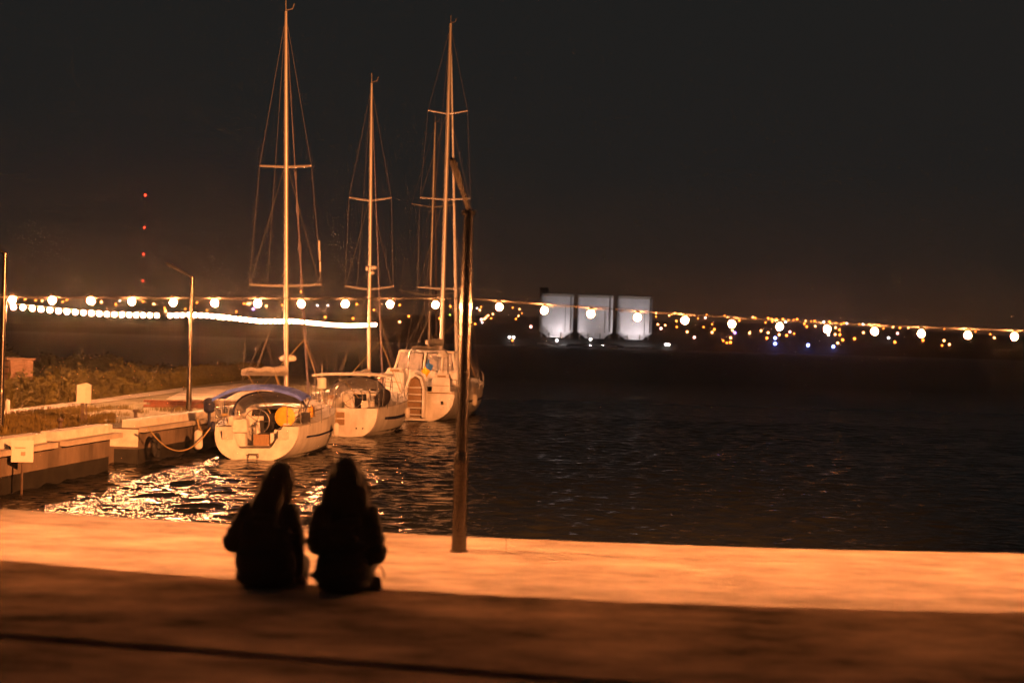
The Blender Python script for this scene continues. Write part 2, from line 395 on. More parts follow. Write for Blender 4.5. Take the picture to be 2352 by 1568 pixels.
# ================================================================ SAILING BOATS
def bow_shape(s, tr):
    return tr + (1 - tr) * math.sin(math.pi / 2 * min(s / 0.45, 1)) if s < 0.45 else max(0.012, 1 - ((s - 0.45) / 0.55) ** 2.3)
class Hull:
    def __init__(s, L, B, tr, f0, f1, rake, zk0=-0.06):
        s.L, s.B, s.tr, s.f0, s.f1, s.rake, s.zk0 = L, B, tr, f0, f1, rake, zk0
    def hb(s, t): return s.B / 2 * bow_shape(t, s.tr)
    def sh(s, t): return s.f0 + (s.f1 - s.f0) * t ** 1.6
    def zk(s, t): return interp(t, (0, .25, .5, .8, .93, 1), (s.zk0, -.38, -.5, -.38, -.15, s.f1 * 0.55))
    def pt(s, t, u):      # u -1 (port sheer) .. 1 (starboard sheer)
        ph = abs(u) * math.pi / 2; e = 2 / 2.5
        x = s.hb(t) * math.sin(ph) ** e; c = max(0.0, math.cos(ph)) ** e
        z = s.sh(t) - (s.sh(t) - s.zk(t)) * c
        y = t * s.L + s.rake * (z - s.zk0) / (s.f0 - s.zk0) * (1 - t) ** 3
        return Vector((math.copysign(x, u), y, z))
    def deck(s, t, x=None): return s.sh(t)
def tubeline(b, pts, r, n=5): b.tube(pts, r, n)
def make_boat(P):
    h = Hull(P['L'], P['B'], P['tr'], P['f0'], P['f1'], P['rake'])
    L = h.L
    t0 = thing('sailing_boat', P['label'], 'sailboat', P['loc'], (0, R(P['heel']), R(-P['head'])), 'sailing boats moored along the pier')
    ST = [0, .04, .1, .18, .26, .35, .45, .55, .65, .75, .83, .9, .95, .98, 1.0]; US = [-1 + 2 * k / 24 for k in range(25)]
    b = MB(); b.rows([[h.pt(t, u) for u in US] for t in ST]); hull = b.build('hull', 'gelcoat_side', t0, smooth=50)
    # boot stripe (dark band at the waterline)
    b = MB()
    for sgn in (-1, 1):
        rows = []
        for t in [k / 30 for k in range(0, 30)]:
            us = [q / 200 for q in range(201)]; best = []
            for zt in (-0.12, P.get('boot', 0.07)):
                z = None
                for q in us:
                    p = h.pt(t, q * sgn)
                    if p.z >= zt: z = p; break
                best.append(z)
            nx = 0.012 * sgn
            rows.append([best[0] + Vector((nx, -0.012 if t == 0 else 0, 0)), best[1] + Vector((nx, -0.012 if t == 0 else 0, 0))])
        b.rows(rows)
    b.build('boot_stripe', 'antifoul', hull)
    # cove stripe under the sheer, starboard and port
    b = MB()
    for sgn in (-1, 1):
        rows = [[h.pt(t, sgn * 0.86) + Vector((0.010 * sgn, 0, 0)), h.pt(t, sgn * (0.86 - P.get('cove', .03))) + Vector((0.012 * sgn, 0, 0))] for t in [0.10 + 0.86 * k / 24 for k in range(25)]]
        b.rows(rows)
    b.build('cove_stripe', 'navy', hull)
    # toe rail
    b = MB()
    for sgn in (-1, 1):
        b.tube([h.pt(t, sgn) + Vector((-0.02 * sgn, 0, 0.02)) for t in [k / 20 for k in range(21)]], 0.025, 5)
    b.build('toe_rail', 'alu', t0)
    sc_ = P['cock']; yc = sc_ * L; wc0 = h.hb(0.02) * P['cw']; floor = P['floor']
    # transom: closed or with a cut-out
    N = 24; outer = [h.pt(0, -1 + 2 * k / N) for k in range(N + 1)]
    b = MB(); f = h.f0; rk = h.rake
    def ty(z): return rk * (z - h.zk0) / (f - h.zk0)
    if P['open']:
        zc = P['cutz']; inner = []
        for k in range(N + 1):
            u = -1 + 2 * k / N
            if abs(u) > 0.55:
                q = (1 - abs(u)) / 0.45; z = lerp(f, zc, q ** 0.8); x = lerp(wc0, wc0 * 0.62, q)
            else: z = zc; x = wc0 * 0.62 * abs(u) / 0.55
            inner.append(Vector((math.copysign(x, u), ty(z), z)))
        b.rows([outer, inner])
        # thickness lip around the cut-out
        b.rows([inner, [p + Vector((0, 0.12, 0)) for p in inner]])
    else:
        b.add(outer + [Vector((0, ty(f * .6), f * .6))], [(k, k + 1, N + 1) for k in range(N)] + [(N, 0, N + 1)])
    tr_ = b.build('transom', 'gelcoat', t0, smooth=30)
    # deck with cockpit opening
    cam_h = 0.06
    b = MB()
    td = [0.0, .03, .08, .14, .2, sc_]
    for sgn in (-1, 1):
        rows = []
        for t in td:
            e = h.pt(t, sgn); wi = wc0 * (1 + 0.1 * t / sc_)
            rows.append([e, Vector((sgn * lerp(abs(e.x), wi, .5), e.y, e.z + .03)), Vector((sgn * wi, e.y, e.z + 0.04))])
        b.rows(rows)
    rows = []
    for t in [sc_ + (0.995 - sc_) * k / 14 for k in range(15)]:
        e = h.pt(t, 1); rows.append([Vector((e.x * q, e.y, e.z + cam_h * (1 - q * q))) for q in (-1, -.66, -.33, 0, .33, .66, 1)])
    b.rows(rows)
    b.build('deck', 'deck_grip', t0, smooth=40)
    # cockpit well: floor, side walls, benches, bulkhead
    ck = MB(); wi = wc0; y0 = ty(floor) + .02
    ck.add([(-wi * .62, y0, floor), (wi * .62, y0, floor), (wi * 1.08, yc, floor), (-wi * 1.08, yc, floor)], [(0, 1, 2, 3)])
    for sgn in (-1, 1):
        ck.add([(sgn * wi, ty(f), f + .04), (sgn * wi * 1.1, yc, h.sh(sc_) + .04), (sgn * wi * 1.1, yc, floor - .02), (sgn * wi, ty(f), floor - .02)], [(0, 1, 2, 3)])
    cko = ck.build('cockpit', 'gelcoat', t0, smooth=20)
    for sgn in (-1, 1):
        q = MB(); q.box((sgn * wi * .74, yc * .58, floor + .2), (wi * .5, yc * .72, .40)); q.build('bench', 'teak' if P.get('teak') else 'gelcoat', cko)
        q = MB(); q.box((sgn * (wi + .10), yc * .60, f + .17), (.2, yc * .78, .26), taper=.85); q.build('coaming', 'gelcoat', cko)
    # bulkhead + companionway
    zb = h.sh(sc_) + P['roof']
    q = MB(); q.box((0, yc + .04, (floor + zb) / 2), (wi * 2.15, .07, zb - floor)); bh = q.build('bulkhead', 'gelcoat', t0)
    q = MB(); q.box((0, yc - .006, floor + .25 + (zb - floor) * .38), (.56, .02, (zb - floor) * .72)); q.build('companionway', 'window_dark', bh)
    # coachroof lofted forward
    rows = []; ye = P['roof_end'] * L
    for k in range(13):
        t = k / 12; y = lerp(yc, ye, t); tt = y / L; wr = min(wi * 1.12, h.hb(tt) * .66) * (1 - .35 * t ** 3); z0 = h.sh(tt) + .02; hh = P['roof'] * (1 - .75 * t ** 2.2)
        rows.append([Vector((-wr, y, z0)), Vector((-wr * .96, y, z0 + hh * .7)), Vector((-wr * .8, y, z0 + hh * .95)), Vector((0, y, z0 + hh * 1.08)), Vector((wr * .8, y, z0 + hh * .95)), Vector((wr * .96, y, z0 + hh * .7)), Vector((wr, y, z0))])
    q = MB(); q.rows(rows, cap=True); cr_ = q.build('coachroof', 'gelcoat', t0, smooth=40)
    for sgn in (-1, 1):
        for (a0, a1) in ((.06, .30), (.36, .56)):
            q = MB(); rr = []
            for k in range(6):
                t = lerp(a0, a1, k / 5); i = t * 12; i0 = int(i); fr = i - i0
                c0 = rows[i0][6 if sgn > 0 else 0].lerp(rows[i0 + 1][6 if sgn > 0 else 0], fr); c1 = rows[i0][5 if sgn > 0 else 1].lerp(rows[i0 + 1][5 if sgn > 0 else 1], fr)
                rr.append([c0.lerp(c1, .35) + Vector((.008 * sgn, 0, 0)), c0.lerp(c1, .9) + Vector((.008 * sgn, 0, 0))])
            q.rows(rr); q.build('window', 'window_dark', cr_)
    # ---- mast, spreaders, rigging
    ym = P['mast_y']; tm = ym / L; zd = h.sh(tm) + P['roof'] * .6; top = P['mast_top']; mr = P['mast_r']
    q = MB(); q.tube([(0, ym, zd - .15), (0, ym, lerp(zd, top, .7)), (0, ym, top)], [mr, mr, mr * .62], 10); mast = q.build('mast', 'alu', t0, smooth=60)
    q = MB(); q.tube([(0, ym, top), (0, ym, top + .45)], .018, 5); q.tube([(0.02, ym, top + .05), (.22, ym + .1, top + .12), (.28, ym + .1, top + .3)], .018, 5); q.build('masthead_gear', 'wire', mast)
    cp = {sgn: Vector((sgn * h.hb(tm) * .93, ym - .25, h.sh(tm) + .05)) for sgn in (-1, 1)}
    tips = []
    for (z, half, rise, sweep) in P['spreaders']:
        for sgn in (-1, 1):
            q = MB(); q.tube([(0, ym, z), (sgn * half * .5, ym - sweep * .5, z + rise * .45), (sgn * half, ym - sweep, z + rise)], [P.get('spr', .05), P.get('spr', .05) * .9, P.get('spr', .05) * .75], 6); q.build('spreader', 'alu', mast)
    wr_ = P.get('wire_r', .0048)
    for sgn in (-1, 1):
        pts = [Vector((0, ym, top - .15))] + [Vector((sgn * hf, ym - sw, z + rs)) for (z, hf, rs, sw) in P['spreaders']] + [cp[sgn]]
        q = MB(); q.tube(pts, wr_, 5); q.build('shroud', 'wire', t0)
        prev = cp[sgn]
        for i, (z, hf, rs, sw) in enumerate(P['spreaders'][::-1]):
            q = MB(); q.tube([prev + Vector((-.05 * sgn, -.12, 0)), Vector((sgn * mr, ym, z - .1))], wr_, 5); q.build('shroud', 'wire', t0)
            prev = Vector((sgn * hf, ym - sw, z + rs))
        q = MB(); q.tube([cp[sgn] + Vector((0, .55, 0)), Vector((sgn * mr, ym + .05, P['spreaders'][-1][0] - .12))], wr_, 5); q.build('shroud', 'wire', t0)
    # furled jib on the forestay, with clew and sheets
    bow = Vector((0, L - .12, h.f1 + .12)); hd = Vector((0, ym + .12, top - .35)); n = 60
    q = MB(); pts = []; rs = []
    for k in range(n + 1):
        t = k / n; p = bow.lerp(hd, t); r0 = P['jib_r'] * (1.0 - .72 * t)
        lump = P.get('lump', 0) * (1 if .33 < t < .62 else .25) * max(0, math.sin(k * 1.05)) ** 2
        pts.append(p); rs.append(r0 * (1 + lump))
    q.tube(pts, rs, 8); jib = q.build('furled_jib', P.get('jib_mat', 'uv_cover'), t0, smooth=60)
    q = MB(); q.tube([hd, Vector((0, ym, top - .1))], .012, 5); q.build('forestay', 'wire', t0)
    q = MB(); q.tube([bow, bow - Vector((0, 0, .3))], .05, 6); q.build('furling_drum', 'steel', t0)
    clew = bow.lerp(hd, P.get('clew', .16)) + Vector((0, -.15, 0))
    for sgn in (-1, 1):
        q = MB(); q.tube([clew, Vector((sgn * h.hb(tm) * .82, ym - .2, h.sh(tm) + .35))], .020, 5); q.build('jib_sheet', 'rope', jib)
    # backstay with bridle
    fk = Vector((0, lerp(ty(f) + .1, ym, .2), lerp(f, top, .2)))
    q = MB(); q.tube([Vector((0, ym - .05, top - .02)), fk], wr_, 5)
    for sgn in (-1, 1): q.tube([fk, Vector((sgn * h.hb(0) * .85, ty(f) + .08, f + .05))], wr_, 5)
    q.build('backstay', 'wire', t0)
    # boom with stowed sail, vang, mainsheet
    zb_ = P['boom_z']; ang = R(P.get('boom_a', 0)); bl = P['boom_l']
    be = Vector((math.sin(ang) * -bl, ym - bl * math.cos(ang), zb_ + P.get('boom_up', .1)))
    q = MB(); q.tube([(0, ym - .08, zb_), be], .065, 8); bo = q.build('boom', 'alu', t0, smooth=60)
    q = MB(); bs = Vector((0, ym - .25, zb_ + .16))
    q.tube([bs + (be - Vector((0, 0, -.12)) - bs) * k / 10 + Vector((.015 * math.sin(k * 2.2), 0, .03 * math.sin(k * 1.7))) for k in range(11)], [P.get('sail_r', .16) * (1 - .06 * k) for k in range(11)], 8); q.build('stowed_sail', P.get('sail_mat', 'white_canvas'), bo, smooth=60)
    q = MB(); q.tube([(0, ym - .1, zd + .1), lerp(Vector((0, ym, zb_)), be, .28)], .03, 5); q.build('vang', 'rope', bo)
    q = MB(); q.tube([lerp(Vector((0, ym, zb_)), be, .9), (0, yc * .9, h.sh(sc_) + .25)], .018, 5); q.build('mainsheet', 'rope', bo)
    # pushpit rails, stanchions and lifelines, pulpit
    for sgn in (-1, 1):
        q = MB()
        for zz in (.32, .62):
            q.tube([h.pt(.13, sgn * .985) + Vector((0, 0, zz)), h.pt(.03, sgn * .985) + Vector((0, 0, zz)), Vector((sgn * wc0 * 1.15, ty(f) + .1, f + zz))], .016, 6)
        for t in (.02, .12): q.tube([h.pt(t, sgn * .985), h.pt(t, sgn * .985) + Vector((0, 0, .62))], .016, 6)
        q.tube([Vector((sgn * wc0 * 1.15, ty(f) + .1, f)), Vector((sgn * wc0 * 1.15, ty(f) + .1, f + .62))], .016, 6)
        q.build('pushpit', 'steel', t0)
        for t in (.26, .40, .54, .68, .80):
            q = MB(); q.tube([h.pt(t, sgn * .985), h.pt(t, sgn * .985) + Vector((0, 0, .62))], .013, 5); q.build('stanchion', 'steel', t0)
        q = MB()
        for zz in (.33, .61): q.tube([h.pt(t, sgn * .985) + Vector((0, 0, zz)) for t in (.13, .26, .40, .54, .68, .80, .92)], .007, 4)
        q.build('lifeline', 'wire', t0)
    q = MB()
    for zz in (.33, .66):
        q.tube([h.pt(.92, -.985) + Vector((0, 0, zz)), h.pt(.985, -.985) + Vector((0, 0, zz)), Vector((0, L + .1, h.f1 + zz)), h.pt(.985, .985) + Vector((0, 0, zz)), h.pt(.92, .985) + Vector((0, 0, zz))], .016, 6)
    for sgn in (-1, 1):
        for t in (.92, .985): q.tube([h.pt(t, sgn * .985), h.pt(t, sgn * .985) + Vector((0, 0, .66))], .016, 6)
    q.build('pulpit', 'steel', t0)
    return t0, h, ty, wc0, yc
def arch_rows(w, z0, z1, y, n=12, p=2.6):
    r = []
    for k in range(n + 1):
        a = math.pi * k / n; cx, sx = math.cos(a), math.sin(a)
        r.append(Vector((-w * math.copysign(abs(cx) ** (2 / p), cx), y, z0 + (z1 - z0) * sx ** (2 / p))))
    return r
def fender(parent, p, hgt=.55, r=.12, m='white_canvas'):
    q = MB(); q.lathe([(r * .35, 0), (r * .85, .05), (r, .12), (r, hgt - .12), (r * .85, hgt - .05), (r * .3, hgt)], p, 10); o = q.build('fender', m, parent, smooth=50)
    q = MB(); q.tube([Vector(p) + Vector((0, 0, hgt)), Vector(p) + Vector((0, 0, hgt + .45))], .01, 4); q.build('fender_line', 'rope', o)

# ---- boat with the blue bimini
s1 = atz(582, 1057, WATER)
bt1, h1, ty1, w1, yc1 = make_boat(dict(label='white sailboat with open stern and blue bimini, nearest the promenade', loc=(s1.x, s1.y, WATER), heel=-1.7, head=0.6,
    L=11.4, B=3.5, tr=.76, f0=1.02, f1=1.36, rake=.62, cock=.29, cw=.60, floor=.40, open=True, cutz=.36, roof=.40, roof_end=.74, mast_y=6.1, mast_top=15.42, mast_r=.085,
    spreaders=[(9.9, .92, .03, .12), (5.67, 1.28, .05, .18)], jib_r=.045, lump=1.6, boom_z=2.55, boom_l=4.4, boom_a=9, boom_up=.12, clew=.17, teak=False, sail_r=.13))
q = MB()      # blue bimini canopy
cw_ = 1.42; rows = []
for k in range(9):
    y = lerp(.55, 2.5, k / 8); dr = .05 * math.sin(math.pi * k / 8)
    rows.append([Vector((cw_ * u, y, 2.28 + dr - .36 * abs(u) ** 2.4 + .012 * math.sin(9 * u + k))) for u in [-1 + 2 * j / 16 for j in range(17)]])
q.rows(rows); q.rows([[p - Vector((0, 0, .10)) for p in r] for r in rows]); q.rows([rows[0], [p - Vector((0, 0, .10)) for p in rows[0]]]); q.rows([rows[-1], [p - Vector((0, 0, .10)) for p in rows[-1]]])
bi = q.build('bimini', 'blue_canvas', bt1, smooth=60)
q = MB()
for yy in (.6, 1.5, 2.45):
    q.tube([Vector((-1.25, 1.5, 1.1))] + [Vector((cw_ * .99 * u, yy, 2.21 - .36 * abs(u) ** 2.4)) for u in [-1 + 2 * j / 12 for j in range(13)]] + [Vector((1.25, 1.5, 1.1))], .018, 6)
q.build('bimini_frame', 'steel', bi)
# sprayhood over the companionway
q = MB(); rows = []
for k in range(6):
    t = k / 5; rows.append(arch_rows(1.22 * (1 - .10 * t), 1.28, lerp(2.02, 1.62, t ** 1.6), lerp(yc1 - .35, yc1 + 1.1, t), 14))
q.rows(rows); sh_ = q.build('sprayhood', 'clear_vinyl', bt1, smooth=60)
q = MB(); q.tube([p + Vector((0, -.02, .015)) for p in arch_rows(1.23, 1.2, 2.03, yc1 - .36, 16)], .035, 6); q.build('hood_hem', 'navy', sh_)
q = MB(); q.rows([[p + Vector((0, -.01, .02)) for p in arch_rows(1.23, 1.28, 2.03, yc1 - .34, 14)[3:12]], [p + Vector((0, .3, .02)) for p in arch_rows(1.22, 1.28, 1.99, yc1 - .34, 14)[3:12]]]); q.build('hood_roof', 'navy', sh_)
# wheel and pedestal, yellow cover hung on the starboard quarter
def wheel(parent, y, z, r=.42, x=0):
    q = MB(); q.tube([(x, y, z - .75), (x, y + .05, z + .05)], [.09, .06], 8); pd = q.build('pedestal', 'gelcoat', parent, smooth=50)
    q = MB(); q.tube([(x + r * math.cos(a * math.pi / 10), y - .12, z + r * math.sin(a * math.pi / 10)) for a in range(21)], .018, 6)
    for a in range(5): q.tube([(x, y - .12, z), (x + r * math.cos(a * 1.2566), y - .12, z + r * math.sin(a * 1.2566))], .01, 5)
    q.tube([(x, y + .05, z), (x, y - .14, z)], .03, 6); q.build('steering_wheel', 'steel', parent, smooth=50)
wheel(bt1, 1.35, 1.15, .40, -.12)
q = MB(); q.lathe([(.02, -.05), (.27, -.045), (.325, -.02), (.325, .02), (.27, .045), (.02, .05)], (.86, .78, 1.32), 20, axis='Y'); rb = q.build('life_ring_cover', 'yellow_pvc', bt1, smooth=40)
rb['label'] = 'round yellow cover on the stern rail'
q = MB(); q.lathe([(.10, 0), (.17, .06), (.19, .3), (.15, .44), (.05, .48)], (-1.55, .75, 1.45), 12); q.tube([(-1.55, .75, 1.45), (-1.55, .72, .85)], .05, 6); q.build('outboard_motor', 'navy', bt1, smooth=50)
q = MB(); q.ball((-1.42, .66, 1.02), (.10, .09, .17)); q.build('blue_bag', 'navy', bt1)
fender(bt1, (-1.90, .75, .28), .62, .14); fender(bt1, (-2.0, 5.2, .35)); fender(bt1, (-1.98, 7.4, .4)); fender(bt1, (1.98, 4.6, .42), .5, .11)
# gear on the starboard quarter: jerry box, crate, winches, cushions
q = MB(); q.box((1.12, 2.3, 1.36), (.42, .7, .34), taper=.9); q.build('locker_box', 'gelcoat', bt1)
q = MB(); q.box((1.38, 1.6, 1.26), (.26, .42, .30), rot=.3, taper=.9); q.build('crate', 'black_canvas', bt1)
for sg in (-1, 1):
    q = MB(); q.lathe([(.075, 0), (.075, .05), (.055, .08), (.06, .15), (.075, .18)], (sg * (w1 + .10), 2.3, 1.31), 10); q.build('winch', 'steel', bt1, smooth=40)
q = MB(); q.box((-.62, 1.25, 1.02), (.5, .6, .40), taper=.8); q.build('cushion', 'white_canvas', bt1)
q = MB(); q.box((.15, .55, .60), (.5, .04, .36)); q.build('folding_table', 'teak', bt1)
q = MB(); q.box((0, -.02, .20), (.32, .02, .03)); q.box((-.15, -.02, .14), (.03, .02, .13)); q.box((.15, -.02, .14), (.03, .02, .13)); q.build('ladder_bracket', 'rust_steel', bt1)
for sg in (-1, 1):
    q = MB(); q.box((sg * .88, .36, .78), (.34, .02, .30)); q.build('locker_lid', 'deck_grip', bt1)
q = MB(); q.lathe([(.05, 0), (.27, .03), (.31, .10), (.29, .19), (.16, .245), (.02, .26)], (0, 6.45, 2.98), 16); q.tube([(0, 6.1, 2.9), (0, 6.55, 2.96)], .03, 6); q.build('radar_dome', 'gelcoat', bt1, smooth=60)
q = MB(); q.lathe([(.03, 0), (.155, .03), (.165, .06), (.165, .36), (.15, .40), (.03, .42)], (1.30, 5.85, 2.02), 14); q.tube([(1.3, 5.85, 2.44), (1.31, 5.87, 2.9)], .012, 5); q.tube([(1.3, 5.85, 1.3), (1.3, 5.85, 2.03)], .012, 5); q.build('white_canister', 'gelcoat', bt1, smooth=50)
q = MB(); q.tube([(-.02, 6.1, 6.05), (-.14, 6.05, 6.05)], .05, 6); q.build('deck_light', 'wire', bt1)
for zz, xx in ((6.35, 1.235), (6.75, 1.215), (7.1, 1.20)):
    q = MB(); q.tube([(xx, 5.92, zz - .17), (xx, 5.92, zz + .17)], .035, 6); q.build('shroud_roller', 'white_canvas', bt1)

def coil(parent, p, r=.16):
    q = MB(); q.tube([Vector(p) + Vector((math.cos(a * .6) * (r - .0015 * a), math.sin(a * .6) * (r - .0015 * a), .012 + .0016 * a)) for a in range(44)], .014, 5); q.build('rope_coil', 'rope', parent, smooth=60)
coil(bt1, (-1.25, 1.6, 1.30)); coil(bt1, (1.25, 3.4, 1.18), .2); coil(bt1, (.55, .75, .42), .17); coil(bt1, (-.9, 4.6, 1.6), .18)
for k in range(3):
    q = MB(); q.box((1.33, 3.0 + k * .32, 1.36), (.17, .26, .34), taper=.88); q.lathe([(.03, 0), (.03, .06)], (1.33, 3.06 + k * .32, 1.52), 8); q.build('jerry_can', ('yellow_pvc', 'navy', 'white_canvas')[k], bt1)
for k, yy in enumerate((1.3, 1.9, 2.5)):
    q = MB(); q.box((-.60, yy, .84), (.42, .52, .10), taper=.9); q.build('seat_pad', 'white_canvas', bt1); q = MB(); q.box((.66, yy, .84), (.42, .52, .10), taper=.9); q.build('seat_pad', 'white_canvas', bt1)
q = MB(); q.box((-.12, 1.42, 1.42), (.42, .10, .22), taper=.8); q.build('instrument_pod', 'black_canvas', bt1)
q = MB(); q.tube([(1.2, 1.0, 1.32), (1.55, 4.6, 1.42)], .018, 6); q.build('boat_hook', 'timber', bt1)
q = MB(); q.ball((.98, 2.9, 1.40), (.22, .3, .15), 12, 8); q.build('sail_bag', 'white_canvas', bt1, smooth=60)
# ---- second boat, flat white bimini
s2 = atz(798, 1003, WATER)
bt2, h2, ty2, w2, yc2 = make_boat(dict(label='white sailboat with closed square-hatch stern and white awning, middle of the moored row', loc=(s2.x, s2.y, WATER), heel=-1.1, head=2.2,
    L=10.8, B=3.5, tr=.66, f0=1.12, f1=1.42, rake=.10, cock=.30, cw=.62, floor=.55, open=False, cutz=.5, roof=.42, roof_end=.74, mast_y=5.9, mast_top=14.95, mast_r=.085, boot=.16,
    spreaders=[(9.85, .92, .13, .12), (6.0, 1.05, .14, .2)], jib_r=.05, boom_z=2.32, boom_l=4.2, boom_a=8, boom_up=-.12, clew=.17, sail_r=.09, cove=.05))
q = MB(); rows = []
for k in range(7):
    y = lerp(.4, 2.6, k / 6)
    rows.append([Vector((1.5 * u, y, 2.48 + .02 * math.sin(k) - .06 * abs(u) ** 3)) for u in [-1 + 2 * j / 12 for j in range(13)]])
q.rows(rows); q.rows([[p - Vector((0, 0, .07)) for p in r] for r in rows]); q.rows([rows[0], [p - Vector((0, 0, .07)) for p in rows[0]]])
for c in (0, -1): q.rows([[r[c] for r in rows], [r[c] - Vector((0, 0, .07)) for r in rows]])
bi = q.build('awning', 'white_canvas', bt2, smooth=50)
for sg in (-1, 1):
    for yy in (.5, 2.5): q = MB(); q.tube([(sg * 1.3, yy, 1.15), (sg * 1.42, yy, 2.42)], .02, 6); q.build('awning_pole', 'steel', bi)
q = MB(); rows = []
for k in range(6):
    t = k / 5; rows.append(arch_rows(1.18 * (1 - .10 * t), 1.32, lerp(2.28, 1.75, t ** 1.6), lerp(yc2 - .5, yc2 + 1.1, t), 14))
q.rows(rows); sh_ = q.build('sprayhood', 'clear_vinyl', bt2, smooth=60)
q = MB(); q.tube([p + Vector((0, -.02, .015)) for p in arch_rows(1.19, 1.25, 2.29, yc2 - .52, 16)], .032, 6); q.build('hood_hem', 'navy', sh_)
q = MB(); q.tube([p for p in arch_rows(.75, 1.2, 2.2, 1.2, 14)], .02, 6); q.build('hoop', 'steel', bt2)
q = MB(); q.box((-.42, .02, .72), (.58, .05, .50)); sw = q.build('transom_hatch', 'teak', bt2)
q = MB(); q.box((-.42, -.01, .72), (.66, .02, .05)); q.build('hatch_rim', 'gelcoat', sw)
q = MB(); q.ball((1.25, 1.0, 1.50), (.30, .42, .40), 14, 10, Matrix.Rotation(.5, 3, 'Y')); dg = q.build('covered_outboard', 'black_canvas', bt2, smooth=60)
q = MB(); q.tube([(1.05, .8, 1.0), (1.05, .85, 2.4)], .025, 6); q.build('rail_post', 'steel', bt2)
wheel(bt2, 1.3, 1.5, .42)
for sg in (-1, 1):
    q = MB(); q.box((sg * .95, 1.9, 1.42), (.34, .6, .28), taper=.9); q.build('locker_box', 'teak', bt2)
q = MB(); q.box((.62, .5, 1.26), (.3, .24, .28), taper=.85); q.build('bucket', 'white_canvas', bt2)
for xx in (-.9, -.55, .35, .6):
    q = MB(); q.lathe([(.03, -.03), (.03, .03)], (xx, .012, .34), 8, axis='Y'); q.build('drain_port', 'antifoul', bt2)
q = MB(); q.lathe([(.05, -.02), (.05, .05)], (1.56, 3.2, .75), 8, axis='X'); q.build('porthole', 'antifoul', bt2)
q = MB(); q.ball((.18, 5.85, 6.95), (.16, .16, .10)); q.ball((.12, 5.85, 6.72), (.10, .1, .09)); q.ball((-.12, 5.85, 6.9), (.07, .07, .1)); q.build('radar_reflector', 'gelcoat', bt2, smooth=60)
coil(bt2, (.9, 1.2, 1.30)); coil(bt2, (-1.1, 1.0, 1.2)); fender(bt2, (-1.72, 3.0, .4)); fender(bt2, (1.80, 5.0, .45), .5, .11); fender(bt2, (-1.82, 5.6, .4))

# ---- third boat, largest, with centre stern steps
s3 = atz(954, 966, WATER)
bt3, h3, ty3, w3, yc3 = make_boat(dict(label='largest white sailboat with stern boarding steps and small flag, farthest right', loc=(s3.x, s3.y, WATER), heel=0, head=5.6,
    L=14.4, B=4.7, tr=.78, f0=1.42, f1=1.85, rake=.10, cock=.27, cw=.70, floor=1.0, open=False, cutz=.5, roof=.55, roof_end=.72, mast_y=7.8, mast_top=20.7, mast_r=.13, boot=.22,
    spreaders=[(15.9, 1.06, .16, .15), (11.35, 1.35, .06, .2), (6.6, 1.35, .05, .2)], jib_r=.12, jib_mat='white_canvas', boom_z=3.6, boom_l=4.6, boom_a=1, boom_up=.1, clew=.16, spr=.055, wire_r=.0055, sail_r=.18, cove=.04))
# aft cabin blocks either side of the steps
for x0, x1, zt in ((-1.62, -.62, 2.28), (.72, 1.62, 2.06)):
    q = MB(); q.box(((x0 + x1) / 2, .62, (1.42 + zt) / 2), (x1 - x0, 1.0, zt - 1.42), taper=.90); ac = q.build('aft_cabin', 'gelcoat', bt3)
    q = MB(); q.box(((x0 + x1) / 2, .60, zt + .10), ((x1 - x0) * .8, .7, .18), taper=.9); q.build('seat_cushion', 'white_canvas', ac)
    q = MB(); q.box(((x0 + x1) / 2, .56, zt + .09), ((x1 - x0) * .45, .64, .10)); q.build('cushion_gap', 'teak', ac)
    q = MB(); q.box(((x0 + x1) / 2, .115, lerp(1.42, zt, .45)), ((x1 - x0) * .86, .02, .02)); q.build('seam', 'teak', ac)
# stair alcove: arch frame and treads
q = MB()
YS = -.46
fr_o = [Vector((-.50, YS, .16)), Vector((-.50, YS + .02, 1.55)), Vector((-.32, YS + .05, 2.1)), Vector((.0, YS + .07, 2.25)), Vector((.30, YS + .05, 2.1)), Vector((.48, YS + .02, 1.55)), Vector((.48, YS, .16))]
fr_i = [Vector((p.x * .76, p.y, .22 if p.z < .2 else p.z - (.10 if p.z > 2 else .02))) for p in fr_o]
q.rows([fr_o, fr_i]); q.rows([fr_o, [Vector((p.x, .35, p.z)) for p in fr_o]]); q.rows([fr_i, [Vector((p.x, -.01, p.z)) for p in fr_i]])
stp = q.build('stern_steps', 'gelcoat', bt3, smooth=30)
q = MB(); q.add([Vector((p.x, -.012, p.z)) for p in fr_o], [tuple(range(7))]); q.build('step_back', 'teak', stp, smooth=0)
for k, (zz, yy) in enumerate(((.34, -.42), (.66, -.36), (.98, -.30), (1.30, -.24), (1.62, -.18))):
    q = MB(); q.box((-.01, (yy - .02) / 2, zz - .03), (.74, -.02 - yy, .06)); q.build('tread', 'deck_grip', stp)
q = MB(); q.box((0, -.3, .10), (1.25, .6, .09), taper=.97); q.build('swim_platform', 'gelcoat', bt3)
